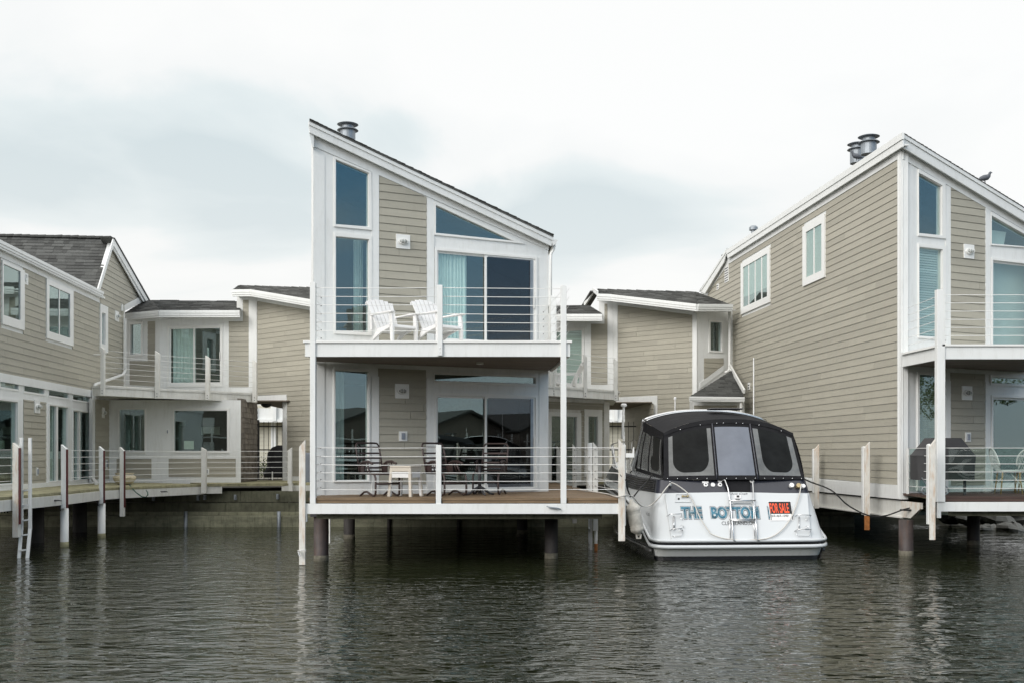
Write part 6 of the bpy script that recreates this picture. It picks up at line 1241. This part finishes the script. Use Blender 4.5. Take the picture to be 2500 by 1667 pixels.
rope([bw3(-1.42, 3.2, 1.6), bw3(-1.62, 3.1, 1.35), bw3(-1.75, 3.0, 1.0), bw3(-1.7, 3.0, .5)], .012, 'rope_black', 'rope', 'black rope hanging down the boat side behind the deck railing')
# ================================================================ FURNITURE
def adirondack(label, loc, rz):
    t = thing('lawn_chair', label, 'chair', loc, 'white plastic lawn chairs', rz); L_ = dict(parent=t, local=True)
    # local x = forward
    def prismy(pts, y0, y1): 
        b = MB(); fr = Frame((0, 0, 0), (1, 0, 0), (0, 0, 1)); b.prism(fr, pts, -y1, -y0); return b
    b = MB(); slats = 6
    for k in range(slats):
        y0 = -.25 + k * .5 / slats + .006; y1 = -.25 + (k + 1) * .5 / slats - .006; spread = 1.22
        top = .90 - .05 * ((k - 2.5) / 2.5) ** 2
        fr = Frame((0, 0, 0), (0, 1, 0), (0, 0, 1))
        def bp(y, z): x = -.18 - (z - .3) * .52 + .02; return Vector((x, y * (1 + (spread - 1) * (z - .3) / .6), z))
        f = [bp(y0, .26), bp(y1, .26), bp(y1, top), bp(y0, top)]; g = [p + Vector((-.022, 0, 0)) for p in f]; b.face(f); b.face(g[::-1])
        for i in range(4): b.face([f[i], f[(i + 1) % 4], g[(i + 1) % 4], g[i]])
    b.build('backrest', 'white_plastic', bevel=.006, **L_)
    b = MB()
    for k in range(3):
        z = (.30, .52, .80)[k]; x = -.20 - (z - .3) * .52; b.beam((x, -.26 * (1 + .22 * (z - .3) / .6), z), (x, .26 * (1 + .22 * (z - .3) / .6), z), .02, .05)
    b.build('back_brace', 'white_plastic', **L_)
    prismy([(-.2, .24), (-.19, .28), (.05, .30), (.28, .36), (.34, .35), (.36, .30), (.33, .29), (.26, .325), (.05, .265)], -.25, .25).build('seat', 'white_plastic', bevel=.01, **L_)
    for s in (-1, 1):
        y0, y1 = (.245, .29) if s > 0 else (-.29, -.245)
        prismy([(.30, 0), (.365, 0), (.37, .34), (.34, .56), (.26, .56), (.27, .34)], y0, y1).build('leg', 'white_plastic', bevel=.008, **L_)
        prismy([(-.42, 0), (-.36, 0), (-.2, .22), (-.12, .30), (.32, .36), (.32, .31), (-.02, .22), (-.28, .1)], y0, y1).build('leg', 'white_plastic', bevel=.008, **L_)
        a0, a1 = (.20, .34) if s > 0 else (-.34, -.20); b = MB(); fr = Frame((0, 0, .56), (1, 0, 0), (0, 1, 0)); 
        yy = s; pts = [(-.34, yy * .30), (-.34, yy * .26), (-.05, yy * .235), (.2, yy * .20), (.36, yy * .22), (.40, yy * .27), (.38, yy * .335), (.25, yy * .35), (-.1, yy * .33)]
        b.prism(fr, pts, 0, .028); b.build('armrest', 'white_plastic', bevel=.008, **L_)
        prismy([(-.34, .30), (-.28, .30), (-.30, .56), (-.35, .56)], y0, y1).build('arm_support', 'white_plastic', **L_)
    return t
y_ = D(8.04)
adirondack('white slatted lawn chair on the upper balcony in front of the beige siding', (XR(961, y_) , y_, UP), math.radians(-48))
y_ = D(8.05); adirondack('white slatted lawn chair on the upper balcony, partly behind the middle railing post', (XR(1071, y_), y_, UP), math.radians(-48))
adirondack('white slatted lawn chair turned sideways on the small balcony right of the middle house', (XR(1385, D(12.3)), D(12.3), EYE + 1.70), math.radians(165))
def spring_chair(label, loc, rz):
    t = thing('patio_chair', label, 'chair', loc, 'brown metal patio chairs', rz); L_ = dict(parent=t, local=True)
    def bx(z): return -.16 - (z - .42) * .30
    b = MB(); b.tube([(-.16, -.25, .42), (bx(.8), -.25, .8), (bx(.93), -.245, .93), (bx(.975), -.21, .975), (bx(.98), -.15, .98), (bx(.98), .15, .98), (bx(.975), .21, .975), (bx(.93), .245, .93), (bx(.8), .25, .8), (-.16, .25, .42)], .017, 8); b.build('back_frame', 'brown_metal', smooth=True, **L_)
    for z in (.90, .79, .70, .61, .52, .455): b = MB(); b.beam((bx(z), -.245, z), (bx(z), .245, z), .008, .032); b.build('back_slat', 'brown_metal', **L_)
    for x in (-.1, -.02, .06, .14, .22, .3): b = MB(); b.beam((x, -.245, .42), (x, .245, .42), .045, .008); b.build('seat_slat', 'brown_metal', **L_)
    for s in (-1, 1):
        y = s * .25; b = MB(); b.tube([(-.17, y, .42), (.30, y, .42), (.37, y, .40), (.405, y, .34), (.41, y, .12), (.40, y, .04), (.34, y, .018), (.22, y, .05), (.10, y, .09), (-.0, y, .08), (-.10, y, .03), (-.14, y, .012)], .019, 8); b.build('leg', 'brown_metal', smooth=True, **L_)
        b = MB(); b.tube([(-.15, y, .44), (-.17, y, .52), (-.12, y, .60), (-.02, y, .635), (.14, y, .64), (.24, y, .61), (.30, y, .60)], .022, 8); b.tube([(.12, y, .635), (.14, y, .54), (.22, y, .43)], .018, 8); b.tube([(.04, y, .635), (.06, y, .54), (.12, y, .43)], .01, 6); b.build('armrest', 'brown_metal', smooth=True, **L_)
        b = MB(); b.surf(lambda u, v: Vector((-.17 + .17 * u, y, .43 + .19 * v * (1 - .3 * (1 - u)))), 4, 4); b.build('side_panel', 'brown_metal', solid=.01, **L_)
    b = MB(); b.tube([(.405, -.25, .24), (.405, .25, .24)], .017, 8); b.tube([(.37, -.25, .41), (.37, .25, .41)], .014, 8); b.build('stretcher', 'brown_metal', smooth=True, **L_)
    return t
y_ = D(8.0); spring_chair('brown metal slatted patio chair in front of the tall lower window', (XR(918, y_), y_, DECK), math.radians(-52))
y_ = D(8.12); spring_chair('brown metal slatted patio chair behind the middle railing post of the lower deck', (XR(1080, y_), y_, DECK), math.radians(-50))
y_ = D(8.42); spring_chair('dark metal slatted patio chair farthest right, in front of the sliding door', (XR(1200, y_), y_, DECK), math.radians(-105))
# stacked plastic side tables
y_ = D(7.93); t = thing('side_tables', 'two beige plastic side tables stacked between the brown patio chairs', 'table', (XR(990, y_), y_, DECK), None, math.radians(-24)); L_ = dict(parent=t, local=True)
for k, (z, m) in enumerate(((.56, 'beige_plastic'), (.45, 'white_plastic'))):
    b = MB(); b.prism(HZ(z), rect(-.22, .22, -.2, .2), -.03, 0); f = b.build('table_top', m, bevel=.01, **L_)
    b = MB()
    for s in (-1, 1): b.box((-.21, s * .19 - .006, z - .10), (.21, s * .19 + .006, z - .031)); b.box((s * .21 - .006, -.19, z - .10), (s * .21 + .006, .19, z - .031))
    b.build('apron', m, **L_)
    for sx in (-1, 1):
        for sy in (-1, 1):
            b = MB(); p = Vector((sx * .19, sy * .17, z - .035)); q = Vector((sx * (.225 - .012 * k), sy * (.205 - .01 * k), .0 if k == 0 else .015)); b.beam(p, q, .055 - .01 * k, .05 - .01 * k); b.build('leg', m, bevel=.006, **L_)
y_ = D(8.2); t = thing('pedestal_table', 'round dark metal pedestal table between the patio chairs', 'table', (XR(1171, y_), y_, DECK))
c_ = Vector((XR(1171, y_), y_, DECK)); b = MB(); b.tube([c_ + Vector((0, 0, .03)), c_ + Vector((0, 0, .68))], .032, 12); b.build('column', 'dark_metal', t, smooth=True)
for k in range(4):
    a = .4 + k * math.pi / 2; b = MB(); b.tube([c_ + Vector((0, 0, .16)), c_ + Vector((.1 * math.cos(a), .1 * math.sin(a), .11)), c_ + Vector((.2 * math.cos(a), .2 * math.sin(a), .035)), c_ + Vector((.29 * math.cos(a), .29 * math.sin(a), .015))], [.03, .026, .02, .016], 8); b.build('foot', 'dark_metal', t, smooth=True)
b = MB(); b.lathe([(.34, 0), (.345, .01), (.34, .02)], c_ + Vector((0, 0, .68)), 32); b.build('table_top', 'dark_metal', t)
# covered grill on the right deck
y_ = D(8.32); c_ = Vector((XR(2301, y_), y_, DECK)); t = thing('covered_grill', 'wide gas barbecue under a grey black cover behind the glass of the right deck', 'grill', tuple(c_))
hw = 70 / F * y_; b = MB(); zt_, zm_, zl2 = (1108 - 1069) / F * y_ + .77, (1108 - 1111) / F * y_ + .77, (1108 - 1170) / F * y_ + .77
def gc(u, v):
    a = u * 2 * math.pi; lv = [(0, zl2, 1.0), (.4, zm_ - .02, 1.02), (.5, zm_, 1.03), (.6, zm_ + .03, .97), (.95, zt_, .56), (1, zt_ + .005, .5)]
    for (v0, z0, k0), (v1, z1, k1) in zip(lv, lv[1:]):
        if v <= v1 + 1e-6: f_ = (v - v0) / (v1 - v0); z = z0 + (z1 - z0) * f_; k = k0 + (k1 - k0) * f_; break
    c, s_ = math.cos(a), math.sin(a); n_ = 5; w1_ = 1 + .015 * math.sin(a * 9 + z * 5)
    return c_ + Vector((hw * k * math.copysign(abs(c) ** (2 / n_), c) * w1_, .30 * k ** .6 * math.copysign(abs(s_) ** (2 / n_), s_) * w1_, z))
b.surf(gc, 48, 20); b.face([gc(k / 48, 1) for k in range(48)]); b.build('cover', 'cushion', t, smooth=True)
for sx in (-.62, .62): b = MB(); b.beam(c_ + Vector((hw * sx, -.2, .0)), c_ + Vector((hw * sx, -.2, zl2 + .1)), .04, .04); b.build('leg', 'dark_metal', t)
for sx in (-.75, -.1): b = MB(); b.tube([c_ + Vector((hw * sx + .075 * math.cos(a), -.24, .085 + .075 * math.sin(a))) for a in [k * .524 for k in range(12)]], .014, 6, closed=True); b.build('wheel', 'galvanised', t, smooth=True)
b = MB(); b.tube([c_ + Vector((-hw * .9, -.25, .33)), c_ + Vector((-hw * .62, -.26, .12))], .012, 6); b.build('handle', 'galvanised', t)
def wicker(label, loc, rz, sc_=1):
    t = thing('bistro_chair', label, 'chair', loc, 'white woven bistro chairs', rz); L_ = dict(parent=t, local=True)
    b = MB(); arc = [(-.2 - .0 * k, .24 * math.sin(a), .62 + .27 * math.cos(a)) for k, a in enumerate([-1.9 + 3.8 * j / 18 for j in range(19)])]; arc = [Vector((x - (z - .45) * .28, y, z)) for x, y, z in arc]
    b.tube(arc, .016, 8); b.build('back_frame', 'wicker', smooth=True, **L_)
    b = MB()
    for i in range(13):
        y = -.22 + .44 * i / 12; h = .27 * math.sqrt(max(0, 1 - (y / .245) ** 2))
        for sg in (-1, 1):
            y2 = y + sg * .12; p = Vector((-.2 - (.62 + h - .45) * .28, y, .62 + h)); q = Vector((-.2 - (.47 - .45) * .28, max(-.2, min(.2, y2)), .47)); b.tube([p, q], .0035, 4)
    b.build('woven_back', 'wicker', **L_)
    b = MB(); b.lathe([(.22, -.015), (.235, 0), (.22, .02)], (0, 0, .45), 24); b.build('seat', 'wicker', smooth=True, **L_)
    for sx in (-1, 1):
        for sy in (-1, 1): b = MB(); b.tube([(sx * .15, sy * .15, .44), (sx * .2, sy * .2, 0)], .014, 8); b.build('leg', 'bamboo', smooth=True, **L_)
    b = MB()
    for a in range(4): c, s_ = math.cos(a * math.pi / 2), math.sin(a * math.pi / 2); b.tube([(.18 * c - .18 * s_ * 1, .18 * s_ + .18 * c, .18), (.1 * c, .1 * s_, .42)], .008, 6)
    b.build('brace', 'wicker', **L_)
    return t
y_ = D(8.45); wicker('white woven bistro chair leaning back, second from the right edge, on the right deck', (XR(2462, y_), y_, DECK), math.radians(-8)); y_ = D(8.65); wicker('white woven bistro chair cut by the right edge on the right deck', (XR(2508, y_), y_, DECK), math.radians(75))
# pigeons
def pigeon(x, y, Y, face, label):
    p = P(x, y, Y); t = thing('pigeon', label, 'pigeon', tuple(p), None, 0 if face > 0 else math.pi); t['group'] = 'pigeons on the roofs'
    # one continuous body
    prof = [(-.19, .05, .006), (-.13, .065, .018), (-.08, .085, .045), (-.02, .10, .062), (.05, .115, .06), (.085, .145, .042), (.10, .18, .027), (.112, .205, .028), (.128, .215, .024), (.142, .212, .010), (.165, .207, .003)]
    b = MB(); b.tube([(a, 0, z) for a, z, r in prof], [r for a, z, r in prof], 12); b.tube([(.0, .02, .06), (.01, .02, 0)], .006, 5); b.tube([(.0, -.02, .06), (.01, -.02, 0)], .006, 5); b.build('body', 'feather', t, smooth=True, local=True)
pigeon(2404, 447, 9.1, 1, 'grey pigeon standing high on the right house roof edge'); pigeon(2092, 393, 10.3, -1, 'grey pigeon perched in front of the twin chimneys on the right house')
# ================================================================ the opposite bank, seen only mirrored in the windows
for i, x in enumerate(range(-62, 120, 15)):
    w_, h, pk = RND.uniform(11, 14), RND.uniform(3.3, 4.2) + (2.6 if x < 5 else 0), RND.uniform(1.6, 2.2)
    t = thing('house', 'dark gabled house on the opposite bank, seen only mirrored in the window glass', 'house', (x, -42, .9), 'houses on the opposite bank')
    fr = Frame((x - w_ / 2, -42, .9), (1, 0, 0), (0, 0, 1)); b = MB(); b.prism(fr, [(0, 0), (w_, 0), (w_, h), (w_ / 2, h + pk), (0, h)], -.3, 9)
    b.build('wall', 'wood_shingle', t); b = MB(); b.prism(fr, [(-.4, h - .1), (w_ / 2, h + pk + .1), (w_ + .4, h - .1), (w_ + .4, h + .1), (w_ / 2, h + pk + .35), (-.4, h + .1)], -.8, 9.4); b.build('roof', 'shingle', t)
    b = MB()
    for k in range(4):
        for z in (.6, 3.0): x0 = x - w_ / 2 + 1 + k * w_ / 4.3; b.box((x0, -41.69, .9 + z), (x0 + 1.3, -41.64, .9 + z + 1.5)) if z < h - 1.6 or z < 1 else None
    b.box((x - w_ / 2, -41.2, .9 + 2.5), (x + w_ / 2, -40.6, .9 + 2.62)); [b.box((x - w_ / 2 + j * w_ / 5, -40.8, .9), (x - w_ / 2 + j * w_ / 5 + .14, -40.66, .9 + 3.4)) for j in range(6)]
    b.build('window', 'white_paint', t)
def tree(x, y, h, r, label):
    t = thing('tree', label, 'tree', (x, y, 0), 'trees beside the right house'); b = MB(); b.tube([(x, y, 0), (x + .1, y, h * .4), (x, y + .2, h * .7)], [.25, .18, .08], 8); b.build('trunk', 'bamboo', t, smooth=True); b = MB()
    cl = [(Vector((x, y, h * .68)) + Vector((RND.gauss(0, 1) * r * .5, RND.gauss(0, 1) * r * .5, RND.gauss(0, 1) * h * .13)), RND.uniform(.5, 1.0)) for _ in range(22)]
    for i in range(7000):
        c, s_ = RND.choice(cl); d = Vector((RND.gauss(0, 1), RND.gauss(0, 1), RND.gauss(0, 1))).normalized(); p = c + d * s_ * RND.uniform(.6, 1.05); e = Vector((RND.gauss(0, 1), RND.gauss(0, 1), RND.gauss(0, 1))).normalized() * .075; g = e.orthogonal().normalized() * .045; b.face([p - e, p + g, p + e, p - g], RND.random())
    b.build('crown', 'leaf', t, recalc=False)
tree(40, 22, 9, 3.6, 'leafy tree mirrored in the right house windows'); tree(52, 10, 9, 4.0, 'smaller leafy tree mirrored in the right house windows')

for k, (bx_, by_, rz_, lb_t) in enumerate(((19, 5.5, 2.0, 'white cruiser mirrored in the left half of the lower sliding door'), (27, 0, 1.2, 'second white cruiser mirrored low in the ground floor glass'))):
    c = copy_tree(boat); c.location = (bx_, by_, 0); c.rotation_euler = (0, 0, rz_); c['label'] = lb_t
